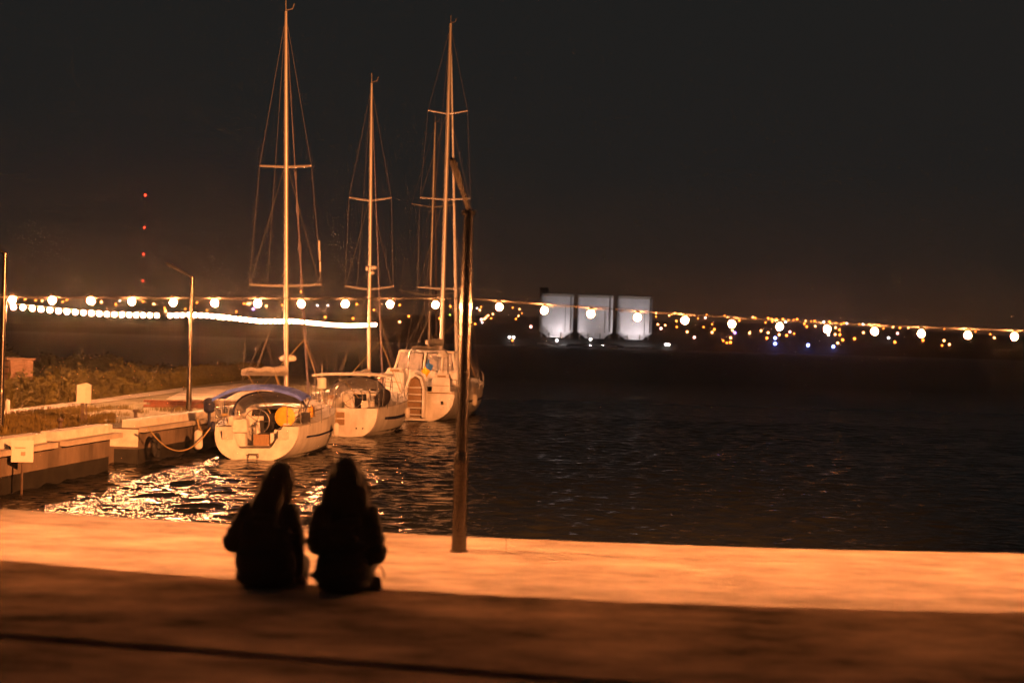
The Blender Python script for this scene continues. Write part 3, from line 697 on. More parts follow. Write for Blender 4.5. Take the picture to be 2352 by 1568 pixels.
# pilothouse frame with windscreen, arch over the helm
q = MB()
z0, z1 = 2.35, 3.25
for a, bb in (((-1.55, 2.6, z0), (-1.35, 2.9, z1)), ((-.1, 2.6, z0), (-.05, 2.9, z1)), ((1.5, 2.6, z0), (1.3, 2.9, z1)), ((-1.7, 4.6, z0), (-1.4, 4.3, z1)), ((1.65, 4.6, z0), (1.35, 4.3, z1))): q = MB(); q.tube([a, bb], .06, 6); q.build('pilothouse_pillar', 'gelcoat', bt3)
q = MB(); q.box((0, 3.6, z1 + .04), (2.85, 1.6, .10), taper=.96); q.build('pilothouse_roof', 'gelcoat', bt3)
q = MB(); q.box((0, 3.9, 1.95), (3.3, 2.0, .80), taper=.94); q.build('pilothouse', 'gelcoat', bt3)
for x0, x1 in ((-1.45, -.15), (.0, 1.35)):
    q = MB(); q.box(((x0 + x1) / 2, 2.76, (z0 + z1) / 2), (x1 - x0 - .12, .02, z1 - z0 - .06), rot=Matrix.Rotation(-.3, 3, 'X')); q.build('windscreen', 'clear_vinyl', bt3)
q = MB()
for sg in (-1, 1): q.tube([(sg * 1.0 + .35, 1.2, 1.5), (sg * .95 + .35, 1.25, 3.15), (sg * .8 + .35, 1.25, 3.42)], .035, 6)
q.tube([(-.5, 1.25, 3.42), (1.2, 1.25, 3.42)], .045, 6); gt = q.build('stern_gantry', 'steel', bt3)
q = MB(); q.box((.3, 1.25, 3.52), (1.5, .6, .06)); q.build('solar_panel', 'silo_dark', gt)
q = MB(); q.lathe([(.05, 0), (.26, .03), (.28, .12), (.2, .2), (.03, .22)], (1.05, 1.2, 3.05), 14); q.tube([(1.05, 1.2, 2.0), (1.05, 1.2, 3.06)], .06, 6); q.build('radar_pole', 'gelcoat', gt, smooth=50)
q = MB(); q.tube([(.50, .35, 2.05), (.50, -.05, 3.0)], .02, 6); fs = q.build('flag_staff', 'steel', bt3)
for nm, ma, u0, u1 in (('flag_blue_half', 'flag_blue', .0, .5), ('flag_yellow_half', 'flag_yellow', .5, 1.0)):
    q = MB(); rows = []
    for i in range(9):
        u = lerp(u0, u1, i / 8); rows.append([Vector((.49 + .05 * math.sin(7 * v + 4 * u) + .26 * v - .28 * u, -.02 + .25 * u + .05 * math.sin(8 * v), 2.98 - .62 * u - .30 * v)) for v in [j / 8 for j in range(9)]])
    q.rows(rows); q.rows([[p + Vector((0, .006, 0)) for p in r] for r in rows]); q.build(nm, ma, fs, smooth=60)
q = MB(); q.tube([(1.25, .02, .95), (1.28, -.05, .85)], .06, 8); q.build('exhaust_port', 'antifoul', bt3)
q = MB(); q.lathe([(.28, -.04), (.30, 0), (.28, .04)], (-1.78, .7, 1.95), 16, axis='Y'); q.build('life_ring', 'sign_ink', bt3, smooth=40)
q = MB(); q.box((1.2, .06, 1.36), (1.3, .03, .05)); q.build('rub_strake', 'teak', bt3)
fender(bt3, (-2.32, 3.0, .5)); fender(bt3, (2.30, 4.2, .6), .6, .14)

# ---- fourth boat, mostly hidden behind the largest one
bt4, h4, ty4, w4, yc4 = make_boat(dict(label='half-hidden white sailboat behind the largest one, its thin mast rising left of the tallest mast', loc=(-5.75, 87, WATER), heel=0, head=2.0,
    L=13.6, B=4.1, tr=.7, f0=1.2, f1=1.6, rake=.2, cock=.28, cw=.6, floor=.6, open=False, cutz=.5, roof=.45, roof_end=.74, mast_y=7.2, mast_top=18.2, mast_r=.10,
    spreaders=[(12.6, 1.38, .18, .25), (6.75, 1.98, .30, .35)], jib_r=.09, boom_z=2.7, boom_l=4.4, clew=.16, wire_r=.0055))
q = MB(); q.ball((-.25, 7.1, 7.3), (.2, .2, .13)); q.ball((.55, 7.1, 7.2), (.3, .2, .10)); q.build('radar_reflector', 'gelcoat', bt4, smooth=60)

# ================================================================ LAMP POSTS
def lamp_post(label, base, hgt, arm_vec, r0=.072, r1=.045, base_h=.82, lean=0.0):
    t = thing('lamp_post', label, 'lamp post', base)
    q = MB(); q.lathe([(r0, .012), (r0, base_h)], (0, 0, 0), 16); q.build('lower_tube', 'post_paint', t, smooth=40)
    q = MB(); q.lathe([(r0 * 1.02, base_h), (r0 * 1.06, base_h + .02), (r0 * .84, base_h + .13), (r0 * .80, base_h + .15)], (0, 0, 0), 16); q.build('collar', 'post_paint', t, smooth=30)
    q = MB(); q.lathe([(r0 * .80, base_h + .15), (r0 * .78, hgt * .55), (r1 * 1.25, hgt * .72), (r1, hgt - .08), (r1, hgt)], (0, 0, 0), 16); q.build('upper_tube', 'post_paint', t, smooth=40)
    q = MB(); q.lathe([(r0 * 1.25, 0), (r0 * 1.25, .012)], (0, 0, 0), 16); q.build('base_plate', 'rust_steel', t)
    q = MB(); q.lathe([(r1 * 1.5, hgt), (r1 * 1.5, hgt + .04), (r1 * .8, hgt + .06)], (0, 0, 0), 12); q.build('bracket', 'post_paint', t)
    a = Vector((0, 0, hgt + .05)); e = a + Vector(arm_vec)
    q = MB(); q.tube([a, lerp(a, e, .55)], r1 * .55, 8); arm = q.build('arm', 'lamp_shell', t, smooth=50)
    q = MB(); q.tube([lerp(a, e, .5), lerp(a, e, .6), lerp(a, e, .95), e], [r1 * .55, r1 * .72, r1 * .78, r1 * .4], 8); q.build('lamp_head', 'lamp_shell', arm, smooth=40)
    return t
pb = atz(1054, 1266, PROM)
ptop = atd(1074, 482, pb.y)
post = lamp_post('tall grey lamp post standing on the bright promenade at the water edge', pb, ptop.z - PROM - .05, (-.13, -1.0, .36))
lb = atz(433, 944, PIER); lt = atd(443, 640, lb.y)
lamp_post('unlit lamp post with slanted arm on the pier, left of the blue-topped boat', lb, lt.z - PIER, (-1.05, .35, .50), r0=.10, r1=.06, base_h=1.05)
ep = atd(0, 1000, 40); ep = Vector((ep.x, 40, PIER)); et = atd(9, 585, 40)
lamp_post('lamp post cut off by the left edge of the picture, on the pier', ep, et.z - PIER, (-1.1, .3, .4), r0=.09, r1=.06, base_h=1.0)

# ================================================================ FESTOON STRINGS
bm = bmesh.new(); bmesh.ops.create_icosphere(bm, subdivisions=2, radius=0.029)
me_b = bpy.data.meshes.new('bulb'); bm.to_mesh(me_b); bm.free(); me_b.materials.append(MATS['bulb_glow']); me_b.polygons.foreach_set('use_smooth', [True] * len(me_b.polygons))
q = MB(); q.lathe([(.008, .075), (.017, .07), (.019, .035), (.014, .03)], (0, 0, 0), 8); so = q.build('socket', 'socket'); me_s = so.data; bpy.data.objects.remove(so)
def string(name, label, pts, cable_r, bulbs, bm_, sm_, drop, cat='string lights', group=None):
    t = thing(name, label, cat, pts[0], group=group); o = pts[0]
    q = MB(); q.tube([p - o for p in pts], cable_r, 6); q.build('cable', 'cable', t, smooth=60)
    for p in bulbs:
        b_ = link('bulb', bm_, t, p - o - Vector((0, 0, drop))); b_.rotation_euler = (rnd.uniform(-.12, .12), rnd.uniform(-.12, .12), 0)
        if sm_: link('socket', sm_, b_)
    return t
# left near string: wire through the pixels, at the depth of the quay edge
def px_wire(pl, depth_fn): return [atd(x, y, depth_fn(x)) for x, y in pl]
dep = lambda x: pb.y
Lb = [(-360, 682), (-264, 683), (-166, 685), (-70, 687), (28, 689), (120, 690), (209, 691), (303, 693), (398, 695), (493, 696), (592, 697), (692, 698), (793, 698), (896, 699), (1000, 700)]
Lw = [(-420, 672), (9, 682), (300, 684), (650, 685), (900, 685), (1064, 685)]
Rb = [(1147, 705), (1250, 713), (1357, 721), (1464, 729), (1573, 736), (1681, 744), (1791, 750), (1900, 756), (2009, 761), (2116, 766), (2223, 770), (2330, 773), (2436, 776), (2542, 778), (2648, 780), (2754, 782), (2860, 783)]
Rw = [(1080, 685), (1150, 691), (1300, 702), (1500, 717), (1750, 733), (2000, 746), (2200, 754), (2352, 759), (2600, 765), (2900, 769)]
def wy(wr, x): return interp(x, [p[0] for p in wr], [p[1] for p in wr])
for nm, wr, bl, lab in (('festoon', Lw, Lb, 'festoon of round warm bulbs on a wire left of the near lamp post'), ('festoon', Rw, Rb, 'festoon of round warm bulbs sagging from the near lamp post to the right edge')):
    xs = np.linspace(wr[0][0], wr[-1][0], 40)
    pts = [atd(x, wy(wr, x), pb.y + .16) for x in xs]
    t = thing(nm, lab, 'string lights', pts[0]); o = pts[0]
    q = MB(); q.tube([p - o for p in pts], .0055, 6); q.build('cable', 'cable', t, smooth=60)
    for (x, y) in bl:
        p = atd(x, y, pb.y + .16); wp = atd(x, wy(wr, x), pb.y + .16)
        b_ = link('bulb', me_b, t, p - o); b_.rotation_euler = (rnd.uniform(-.1, .1), rnd.uniform(-.1, .1), 0)
        link('socket', me_s, b_)
        q = MB(); q.tube([(0, 0, .06), (wp - p) + Vector((0, 0, 0))], .005, 5); q.build('lead', 'cable', b_)
# pier string, receding: x -> depth from the vanishing point of its spacing
bm = bmesh.new(); bmesh.ops.create_icosphere(bm, subdivisions=2, radius=0.088); me_p = bpy.data.meshes.new('pier_bulb'); bm.to_mesh(me_p); bm.free(); me_p.materials.append(MATS['string_glow'])
yline = [(9, 704), (55, 706), (100, 711), (160, 716), (250, 722), (380, 725), (440, 723), (500, 727), (600, 738), (680, 738), (760, 746), (800, 748), (840, 747), (866, 745)]
pts = []; x = 9.0
while x < 868:
    d_ = 45.6 * 2086 / (2096 - x); pts.append(atd(x, interp(x, [p[0] for p in yline], [p[1] for p in yline]), d_)); x += 22 * ((2096 - x) / 2086) ** 2
pts_w = [p + Vector((0, 0, .10)) for p in pts]
string('festoon', 'long row of small white bulbs receding along the pier behind the masts', pts_w, .012, [p for k, p in enumerate(pts) if k != 20], me_p, None, 0.0)
t = bpy.data.objects['festoon.002'] if 'festoon.002' in bpy.data.objects else None

# quay floodlight mast (right of the frame), the lamp that lights pier and sterns
fp = Vector((7.6, quay_y(7.6) - .5, PROM))
fl = thing('floodlight_mast', 'tall steel mast with a lit sodium floodlight on the promenade right of the view', 'floodlight', fp)
q = MB(); q.lathe([(.12, 0), (.10, 3.5), (.07, 7.0)], (0, 0, 0), 12); q.build('mast', 'post_paint', fl, smooth=50)
tgt = Vector((-6.5, 55, 1.5)); dirv = (tgt - (fp + Vector((0, 0, 7)))).normalized(); rot = dirv.to_track_quat('-Z', 'Y')
q = MB(); M3 = rot.to_matrix(); q.box((0, 0, 7.1) + Vector((0, 0, 0)) if False else Vector((0, 0, 7.1)), (.5, .4, .22), rot=M3); q.build('lamp_housing', 'post_paint', fl)
q = MB(); q.box(Vector((0, 0, 7.1)) + dirv * .115, (.42, .32, .004), rot=M3); q.build('lamp_glass', 'flood_glow', fl)
ld = bpy.data.lights.new('floodlight', 'SPOT'); ld.energy = FLOOD_W; ld.color = (1.0, 0.30, 0.075); ld.spot_size = R(78); ld.spot_blend = .8; ld.shadow_soft_size = .2
lo = bpy.data.objects.new('floodlight', ld); C.objects.link(lo); lo.parent = fl; lo.location = Vector((0, 0, 7.1)) + dirv * .35; lo.rotation_mode = 'QUATERNION'; lo.rotation_quaternion = rot

# ================================================================ PIER FURNITURE AND PLANTS
# sign on the near pier wall
sp_ = atz(50, 1031, PIER); sg = thing('sign_board', 'white sign board hung on the pier wall at the lower left', 'sign', sp_ + Vector((.12, -.30, -.02)), (0, 0, R(12)))
q = MB(); q.box((0, 0, 0), (.50, .03, .52)); q.build('board', 'sign_face', sg)
q = MB(); q.box((.02, -.019, -.06), (.10, .006, .09)); q.box((-.05, -.019, .08), (.24, .006, .025)); q.build('print', 'sign_ink', sg)
q = MB(); q.tube([(0, .04, .2), (0, .04, -1.4)], .03, 6); q.build('post', 'rust_steel', sg)
# meter box on a post
bp_ = atz(191, 972, PIER); bx = thing('meter_box', 'pale electric box on a short post, on the grass of the pier', 'utility box', bp_, (0, 0, R(14)))
q = MB(); q.box((-.03, 0, .32), (.09, .09, .64)); q.box((.08, .03, .32), (.05, .05, .64)); q.build('post', 'rust_steel', bx)
q = MB(); q.box((0, 0, .90), (.42, .26, .54)); bb = q.build('cabinet', 'white_paint', bx)
q = MB(); q.box((-.075, -.135, .90), (.24, .012, .48)); q.build('door', 'sign_face', bb)
q = MB(); q.add([(-.23, -.15, 1.172), (.23, -.15, 1.172), (.23, .15, 1.172), (-.23, .15, 1.172), (.06, -.15, 1.25), (.06, .15, 1.25)], [(0, 1, 4), (3, 5, 2), (0, 4, 5, 3), (1, 2, 5, 4), (0, 3, 2, 1)]); q.build('lid', 'white_paint', bb)
# slatted timber hut at the left
hp = Vector((atd(40, 880, 54).x, 54, PIER)); ht = thing('timber_hut', 'small slatted timber hut among the reeds at the left edge', 'hut', hp, (0, 0, R(-28)))
for k in range(6):
    q = MB(); q.box((-.9, -.5, .25 + k * .25), (1.9, .05, .19)); q.build('slat', 'timber', ht)
q = MB(); q.box((.08, .1, .82), (.06, 1.1, 1.62)); q.build('end_panel', 'timber', ht)
q = MB(); q.box((.125, .1, .95), (.02, 1.02, .05)); q.build('batten', 'timber', ht)
q = MB(); q.box((-.9, .05, 1.68), (2.1, 1.4, .07)); q.build('roof', 'timber', ht)
for sx in (-1.8, .0):
    q = MB(); q.box((sx, .55, .8), (.09, .09, 1.6)); q.build('corner_post', 'timber', ht)
# white marker post
mp_ = atz(17, 950, PIER); q = MB(); q.lathe([(.08, 0), (.08, .42), (.06, .46), (.02, .47)], (0, 0, 0), 10); tag(q.build('marker_post', 'white_paint', None, smooth=40, loc=mp_), 'short white marker post at the left edge beside the footpath', 'post')
# mooring bollards
for (px, py, lab) in ((138, 990, 'small dark mooring bollard on the near pier kerb, above the wall'), (311, 966, 'small dark mooring bollard at the notch in the pier')):
    p = atz(px, py, PIER); q = MB(); q.lathe([(.09, 0), (.06, .05), (.055, .26), (.10, .30), (.09, .36), (.02, .38)], (0, 0, 0), 10); tag(q.build('bollard', 'rust_steel', None, smooth=40, loc=p), lab, 'bollard')
# mooring rings / tyre hoops beside the lamp post
for (px, py, rr, lab) in ((411, 948, .26, 'thin steel hoop standing on the pier left of the lamp post'), (462, 946, .36, 'dark arched pipe on the pier right of the lamp post')):
    p = atz(px, py, PIER); q = MB(); q.tube([(rr * math.cos(a * math.pi / 12), 0, rr * .95 * math.sin(a * math.pi / 12)) for a in range(13)], .028, 6); tag(q.build('mooring_hoop', 'rust_steel', None, smooth=60, loc=p), lab, 'hoop')
# low red-brown wall on the pier
ra_, rb_ = atz(330, 934, PIER), atz(505, 938, PIER)
rw = thing('low_wall', 'low red-brown brick wall across the pier behind the lamp post', 'wall', ra_, (0, 0, math.atan2(rb_.y - ra_.y, rb_.x - ra_.x)))
LL = (rb_ - ra_).length
for row in range(3):
    n_ = int(LL / .5)
    for k in range(n_):
        q = MB(); q.box((.25 + k * .5 + (.25 if row % 2 else 0), rnd.uniform(-.008, .008), .045 + row * .09), (.485, .24, .082)); q.build('brick', 'red_brick', rw, smooth=0)
q = MB(); q.box((LL / 2 + .12, 0, .135), (LL, .20, .26)); q.build('mortar_core', 'quay_wall', rw)
# timber plank stack right of the post
for k, (px, py) in enumerate(((500, 931), (520, 927))):
    p = atz(px, py, PIER); q = MB()
    q.box((0, 0, .06), (2.6, .22, .11)); tag(q.build('timber_beam', 'timber', None, loc=p), ('pale timber beam lying on the pier, nearer of two' if k == 0 else 'pale timber beam lying on the pier, farther of two'), 'beam')
ty_p = atz(350, 983, PIER); q = MB(); q.tube([(0, .30 * math.cos(a * math.pi / 10), .30 * math.sin(a * math.pi / 10)) for a in range(21)], .085, 8); tag(q.build('tyre', 'rubber', None, smooth=60, loc=ty_p + Vector((.10, .1, -.52))), 'black rubber tyre hung on the pier wall beside the notch', 'tyre')
# mooring ropes (sagging)
def rope(label, a, b_, sag, r=.022):
    q = MB(); n = 18; o = Vector(a)
    q.tube([Vector(a).lerp(Vector(b_), k / n) - Vector((0, 0, sag * 4 * (k / n) * (1 - k / n))) - o for k in range(n + 1)], r, 6)
    return tag(q.build('mooring_rope', 'rope', None, smooth=60, loc=o), label, 'rope')
B1M = Matrix.Translation(bt1.location) @ bt1.rotation_euler.to_matrix().to_4x4()
q1 = B1M @ Vector((-1.45, .7, 1.06))
rope('long mooring rope sagging from the notch bollard to the nearest boat', atz(340, 981, PIER + .10), q1, .75)
rope('short steep mooring rope from the kerb down to the nearest boat', atz(452, 962, PIER + .12), B1M @ Vector((-1.62, 1.1, .95)), .28)
rope('taut mooring rope beside the fender of the nearest boat', atz(476, 956, PIER + .2), B1M @ Vector((-1.7, 2.0, 1.1)), .10)

# reeds and grass (nobody could count them)
def blades(name, n, place, hfn, wfn, m, seed, leafy=0.0):
    rs = random.Random(seed); vs = []; fs = []
    for _ in range(n):
        p = place(rs)
        if p is None: continue
        h_ = hfn(rs, p); w_ = wfn(rs); a = rs.uniform(0, 6.283); b_ = rs.uniform(0, 6.283); o = len(vs)
        if rs.random() < leafy:          # a leaf somewhere up the stem, any way round
            c = Vector((p.x, p.y, p.z + h_ * rs.random() ** .7)); L_ = rs.uniform(.10, .24)
            d = Vector((math.cos(b_), math.sin(b_), rs.uniform(-.5, .9))).normalized(); e = d.cross(Vector((rs.uniform(-1, 1), rs.uniform(-1, 1), rs.uniform(-1, 1)))).normalized() * L_ * .32
            vs += [tuple(c), tuple(c + d * L_ * .5 + e), tuple(c + d * L_), tuple(c + d * L_ * .5 - e)]; fs.append((o, o + 1, o + 2, o + 3)); continue
        ln = rs.uniform(.05, .42) * h_
        dx, dy = math.cos(a) * w_, math.sin(a) * w_; lx, ly = math.cos(b_) * ln, math.sin(b_) * ln
        vs += [(p.x - dx, p.y - dy, p.z), (p.x + dx, p.y + dy, p.z), (p.x + dx * .9 + lx * .35, p.y + dy * .9 + ly * .35, p.z + h_ * .6), (p.x - dx * .9 + lx * .35, p.y - dy * .9 + ly * .35, p.z + h_ * .6), (p.x + lx, p.y + ly, p.z + h_)]
        fs += [(o, o + 1, o + 2, o + 3), (o + 3, o + 2, o + 4)]
    me = bpy.data.meshes.new(name); me.from_pydata(vs, [], fs); me.materials.append(MATS[m]); return stuff(link(name, me))
RB = [(-220, 985), (0, 944), (100, 931), (200, 920), (300, 906), (420, 890), (500, 880), (560, 873), (604, 868)]
def reed_place(rs):
    px = rs.uniform(-200, 602); py = interp(px, [p[0] for p in RB], [p[1] for p in RB])
    g = atz(px, py, PIER); d = rs.random() ** 1.4 * 13
    k = 1 + d / g.y
    return Vector((g.x * k, g.y * k, PIER))
def reed_h(rs, p):
    c = noise.noise(Vector((p.x / 2.2, p.y / 2.2, 4))); c2 = noise.noise(Vector((p.x / .7, p.y / .7, 9)))
    far = interp(p.x / p.y, (-.36, -.30, -.22, -.17), (1.15, 1.15, 1.0, .9))
    return max(.35, far * (0.72 + .75 * c + .45 * c2) * rs.uniform(.55, 1.0))
r_ = blades('reeds', 90000, reed_place, reed_h, lambda rs: rs.uniform(.010, .025), 'reed', 5, .8)
def shrub_place(rs):
    px = rs.uniform(-200, 400); g = atz(px, interp(px, [p[0] for p in RB], [p[1] for p in RB]), PIER); k = 1 + (6 + rs.random() * 8) / g.y
    return Vector((g.x * k, g.y * k, PIER))
def shrub_h(rs, p): return max(.3, interp(p.x / p.y, (-.36, -.30, -.25), (1.4, 1.35, .7)) * (.85 + .95 * noise.noise(Vector((p.x / 1.5, p.y / 1.5, 7)))))
h_o = blades('thicket', 45000, shrub_place, shrub_h, lambda rs: rs.uniform(.010, .02), 'shrub', 15, .92)
h_o['label'] = 'dark leafy thicket behind the reeds at the left'
r_['label'] = 'dense olive reeds and weeds growing behind the footpath'
def grass_place(rs):
    px = rs.uniform(0, 430); py = rs.uniform(922, 1000); g = atz(px, py, PIER)
    top = interp(px, (0, 150, 300, 430), (956, 938, 938, 940)); bot = interp(px, (0, 250, 320, 430), (1003, 972, 970, 950))
    if not top < py < bot: return None
    if noise.noise(Vector((g.x / 1.6, g.y / 1.6, 2))) < interp(px, (0, 200, 430), (-.25, -.02, .12)): return None
    return g
g_ = blades('grass', 16000, grass_place, lambda rs, p: rs.uniform(.05, .22), lambda rs: rs.uniform(.008, .02), 'grass', 8)
g_['label'] = 'patchy short grass on top of the pier'

# ================================================================ FAR SHORE
# three silos
def silo(px0, px1, pyt, pyb, label, box=False):
    dep_ = 1014.0; a = atd(px0, pyt, dep_); b_ = atd(px1, pyt, dep_); ground = hill_z((a.x + b_.x) / 2, dep_); rad = (b_.x - a.x) / 2; top = (a.z + b_.z) / 2
    t = thing('silo', label, 'silo', ((a.x + b_.x) / 2, dep_, ground)); H_ = top - ground
    def ring(prof, ex=6.0, n=64):
        rows = []
        for r_, z_ in prof:
            rows.append([Vector((math.copysign(abs(math.cos(a)) ** (2 / ex), math.cos(a)) * r_, math.copysign(abs(math.sin(a)) ** (2 / ex), math.sin(a)) * r_, z_)) for a in [2 * math.pi * (k + .5) / n for k in range(n)]])
        q_ = MB(); q_.rows(rows, close=True, cap=True); return q_
    ring([(rad, 4.2), (rad, H_ - 2.2)]).build('drum', 'silo', t, smooth=30)
    ring([(rad + .02, H_ - 2.2), (rad + .35, H_ - 2.1), (rad + .35, H_ - .3), (rad, H_), (rad * .3, H_ + .1)]).build('top_ring', 'silo_top', t, smooth=30)
    ring([(rad * .55, 0), (rad * .6, 1.2), (rad * .98, 4.2)], 3.0).build('base_cone', 'silo', t, smooth=30)
    for k in range(8):
        an = k * math.pi / 4 + .3; q = MB(); q.tube([(math.cos(an) * rad * .9, math.sin(an) * rad * .9, 0), (math.cos(an) * rad * .9, math.sin(an) * rad * .9, 4.0)], .5, 6); q.build('support_leg', 'silo_dark', t)
    q = MB(); q.tube([(rad * .5, -rad - .3, 4), (rad * .5, -rad - .3, H_ - 9)], .25, 6); q.tube([(rad * .8, -rad - .2, 5), (rad * .8, -rad - .2, H_ - 2.4)], .4, 6); q.build('pipe', 'silo_dark', t)
    ring([(rad + .03, H_ * .72 - .15), (rad + .14, H_ * .72), (rad + .03, H_ * .72 + .15)]).build('hoop', 'silo_top', t)
    if box:
        q = MB(); q.box((-rad + 3, 0, H_ + 2.2), (6, 5, 4.2)); q.build('roof_cabin', 'silo_dark', t)
    # uplight standing on the ground in front
    for sx in (-.35, .35):
        lp = thing('ground_floodlight', 'white ground floodlight at the foot of the far silos', 'floodlight', ((a.x + b_.x) / 2 + sx * rad, dep_ - rad - 18, hill_z((a.x + b_.x) / 2, dep_ - rad - 18)), group='white floodlights under the silos')
        q = MB(); q.box((0, 0, .5), (1.2, .5, .8)); q.build('housing', 'silo_dark', lp)
        ld = bpy.data.lights.new('uplight', 'SPOT'); ld.energy = 36000; ld.color = (1.0, .87, .88); ld.spot_size = R(125); ld.spot_blend = .8; ld.shadow_soft_size = .6
        lo = bpy.data.objects.new('uplight', ld); C.objects.link(lo); lo.parent = lp; lo.location = (0, 0, 1.4); lo.rotation_mode = 'QUATERNION'; lo.rotation_quaternion = Vector((0, 1, .95)).to_track_quat('-Z', 'Y')
silo(1240, 1318, 675, 779, 'left of three floodlit white silos on the far shore, cabin on top', True)
silo(1328, 1408, 678, 781, 'middle of three floodlit white silos on the far shore')
silo(1418, 1498, 681, 784, 'right of three floodlit white silos on the far shore')
# light along the quay below the silos, put in as pale boxes
for k, (px, py, wd) in enumerate(((1262, 789, 17), (1360, 793, 34), (1465, 798, 20))):
    p = atd(px, py, 984); q = MB(); q.box((0, 0, 0), (wd, 1.2, .9)); o = q.build('quay_light_strip', ['silo'], None, loc=(p.x, 984, p.z))
    tag(o, ('short', 'long', 'faint')[k] + ' pale strip of quay light at the waterline below the ' + ('left', 'middle', 'right')[k] + ' silo', 'jetty')

# radio mast with red lamps
rp = [atd(x, y, 1500) for x, y in ((337, 449), (333, 523), (331, 584), (329, 645))]
rm = thing('radio_mast', 'tall dark radio mast with four red warning lamps', 'radio mast', (rp[3].x, 1500, 0))
q = MB(); Ht = rp[0].z
for sx, sy in ((-1, -1), (1, -1), (0, 1)):
    q.tube([(sx * .9, sy * .9, 0), (sx * .5, sy * .5, Ht)], .06, 4)
nn = 26
for k in range(nn):
    z0, z1 = Ht * k / nn, Ht * (k + 1) / nn
    q.tube([(-.9, -.9, z0), (.9, -.9, z1)], .06, 4); q.tube([(.9, -.9, z0), (0, .9, z1)], .06, 4); q.tube([(0, .9, z0), (-.9, -.9, z1)], .06, 4)
q.build('lattice', 'silo_dark', rm)
for k, p in enumerate(rp):
    q = MB(); q.ball((0, -1.6, p.z), 1.0 if k else 1.25, 8, 6); q.build('red_lamp', 'far_red', rm, smooth=60)

# lamps on the hill, each on its own short post
FARMESH = {}
def far_mesh(kind, r):
    key = (kind, round(r, 2))
    if key not in FARMESH:
        q = MB(); q.ball((0, 0, 0), r * 1.15, 8, 6); q.mi = 1; q.tube([(0, .0, -r), (0, 0, -7)], .15, 5)
        o = q.build('distant_lamp', [kind, 'silo_dark'], None, smooth=60); FARMESH[key] = o.data; bpy.data.objects.remove(o)
    return FARMESH[key]
LABF = {'far_orange': 'small orange lamp', 'far_pale': 'bright pale orange lamp', 'far_pink': 'pinkish white lamp', 'far_blue': 'blue lamp', 'far_violet': 'violet lamp', 'far_white': 'cold white lamp', 'far_green': 'dim greenish lamp'}
def far(px, py, kind, r):
    p, hh = on_hill(px, py); o = link('distant_lamp', far_mesh(kind, r), None, p + Vector((0, 0, hh)))
    where = ('above the pier at the left' if px < 470 else 'behind the rigging of the nearest boat' if px < 770 else 'behind the rigging of the farther boats' if px < 1090 else 'between the lamp post and the silos' if px < 1238 else 'at the foot of the silos' if px < 1505 else
             'just right of the silos' if px < 1640 else 'well right of the silos' if px < 1800 else 'in the dense right-hand cluster' if px < 1960 else 'toward the right edge' if px < 2120 else 'at the far right edge')
    rel = 780 + .0288 * (px - 1176) - py
    hi = 'high on the far shore' if rel > 42 else 'halfway up the far shore' if rel > 15 else 'low on the far shore'
    lab = LABF[kind] + ' ' + hi + ', ' + where
    tag(o, lab, 'lamp', lab)
K = 2352 / 4096
def crop(ox, oy, s, pts, kind, r):
    for (x, y) in pts: far((ox + x / s) * K, (oy + y / s) * K, kind, r)
c8 = (2700, 1150, 1.685)
crop(*c8, [(5, 172), (12, 265), (155, 208), (213, 183), (193, 266), (250, 247), (335, 189), (325, 362), (350, 372), (610, 236), (803, 310), (765, 218), (917, 228), (1087, 238), (1405, 275), (1375, 252), (1242, 246), (1815, 279), (2025, 296), (2125, 314), (800, 218), (1800, 390)], 'far_orange', .55)
crop(*c8, [(10, 226), (75, 190), (433, 222), (265, 282), (374, 369), (541, 205), (628, 206), (650, 212), (655, 229), (685, 213), (726, 212), (620, 340), (752, 322), (823, 214), (872, 244), (888, 263), (941, 226), (1041, 230), (1120, 246), (1138, 240), (1108, 284), (1111, 318), (1130, 352), (1516, 270), (1672, 354), (1482, 367), (1210, 345)], 'far_orange', .8)
crop(*c8, [(82, 298), (250, 302), (387, 288), (375, 338), (503, 306), (525, 201), (580, 291), (628, 304), (702, 317), (881, 225), (945, 260), (1083, 269), (1079, 315), (1097, 373), (1270, 303), (1470, 265), (1573, 270), (1813, 357), (1850, 383), (2152, 338)], 'far_pale', .75)
crop(*c8, [(205, 203), (775, 298), (1500, 308), (130, 335)], 'far_pink', .8)
crop(*c8, [(1003, 232), (1035, 318), (745, 231), (1158, 241), (1267, 247), (1440, 338)], 'far_white', .7)
crop(*c8, [(675, 340), (675, 378), (897, 388), (1067, 407)], 'far_blue', .95)
crop(*c8, [(403, 304)], 'far_violet', .75)
c7 = (2000, 1100, 2.94)
crop(*c7, [(188, 517), (257, 448), (1835, 487), (2018, 462), (2080, 610), (145, 795), (2285, 730), (150, 383)], 'far_orange', .55)
crop(*c7, [(230, 400), (217, 480), (1837, 447), (1990, 475), (2053, 450), (2073, 540), (1857, 580), (1943, 590), (2200, 668)], 'far_pale', .65)
crop(*c7, [(363, 607), (1893, 627)], 'far_pink', .85)
crop(*c7, [(110, 740), (160, 738), (1065, 755), (670, 768), (1950, 815), (1985, 818)], 'far_white', .75)
c7b = (1900, 1150, 7.84)
crop(*c7b, [(190, 605), (505, 965), (5, 1140), (1285, 985)], 'far_orange', .6)
crop(*c7b, [(150, 705), (560, 830), (412, 875), (345, 940), (295, 985)], 'far_pale', .75)
crop(*c7b, [(200, 1000)], 'far_pink', .85); crop(*c7b, [(62, 648), (230, 1095)], 'far_white', .5)
cA = (0, 700, 2.24)
crop(*cA, [(225, 1115), (318, 1122), (562, 1136), (600, 1118), (1038, 1158), (1282, 1133), (1475, 1192), (1660, 1200), (1765, 1143)], 'far_orange', .7)
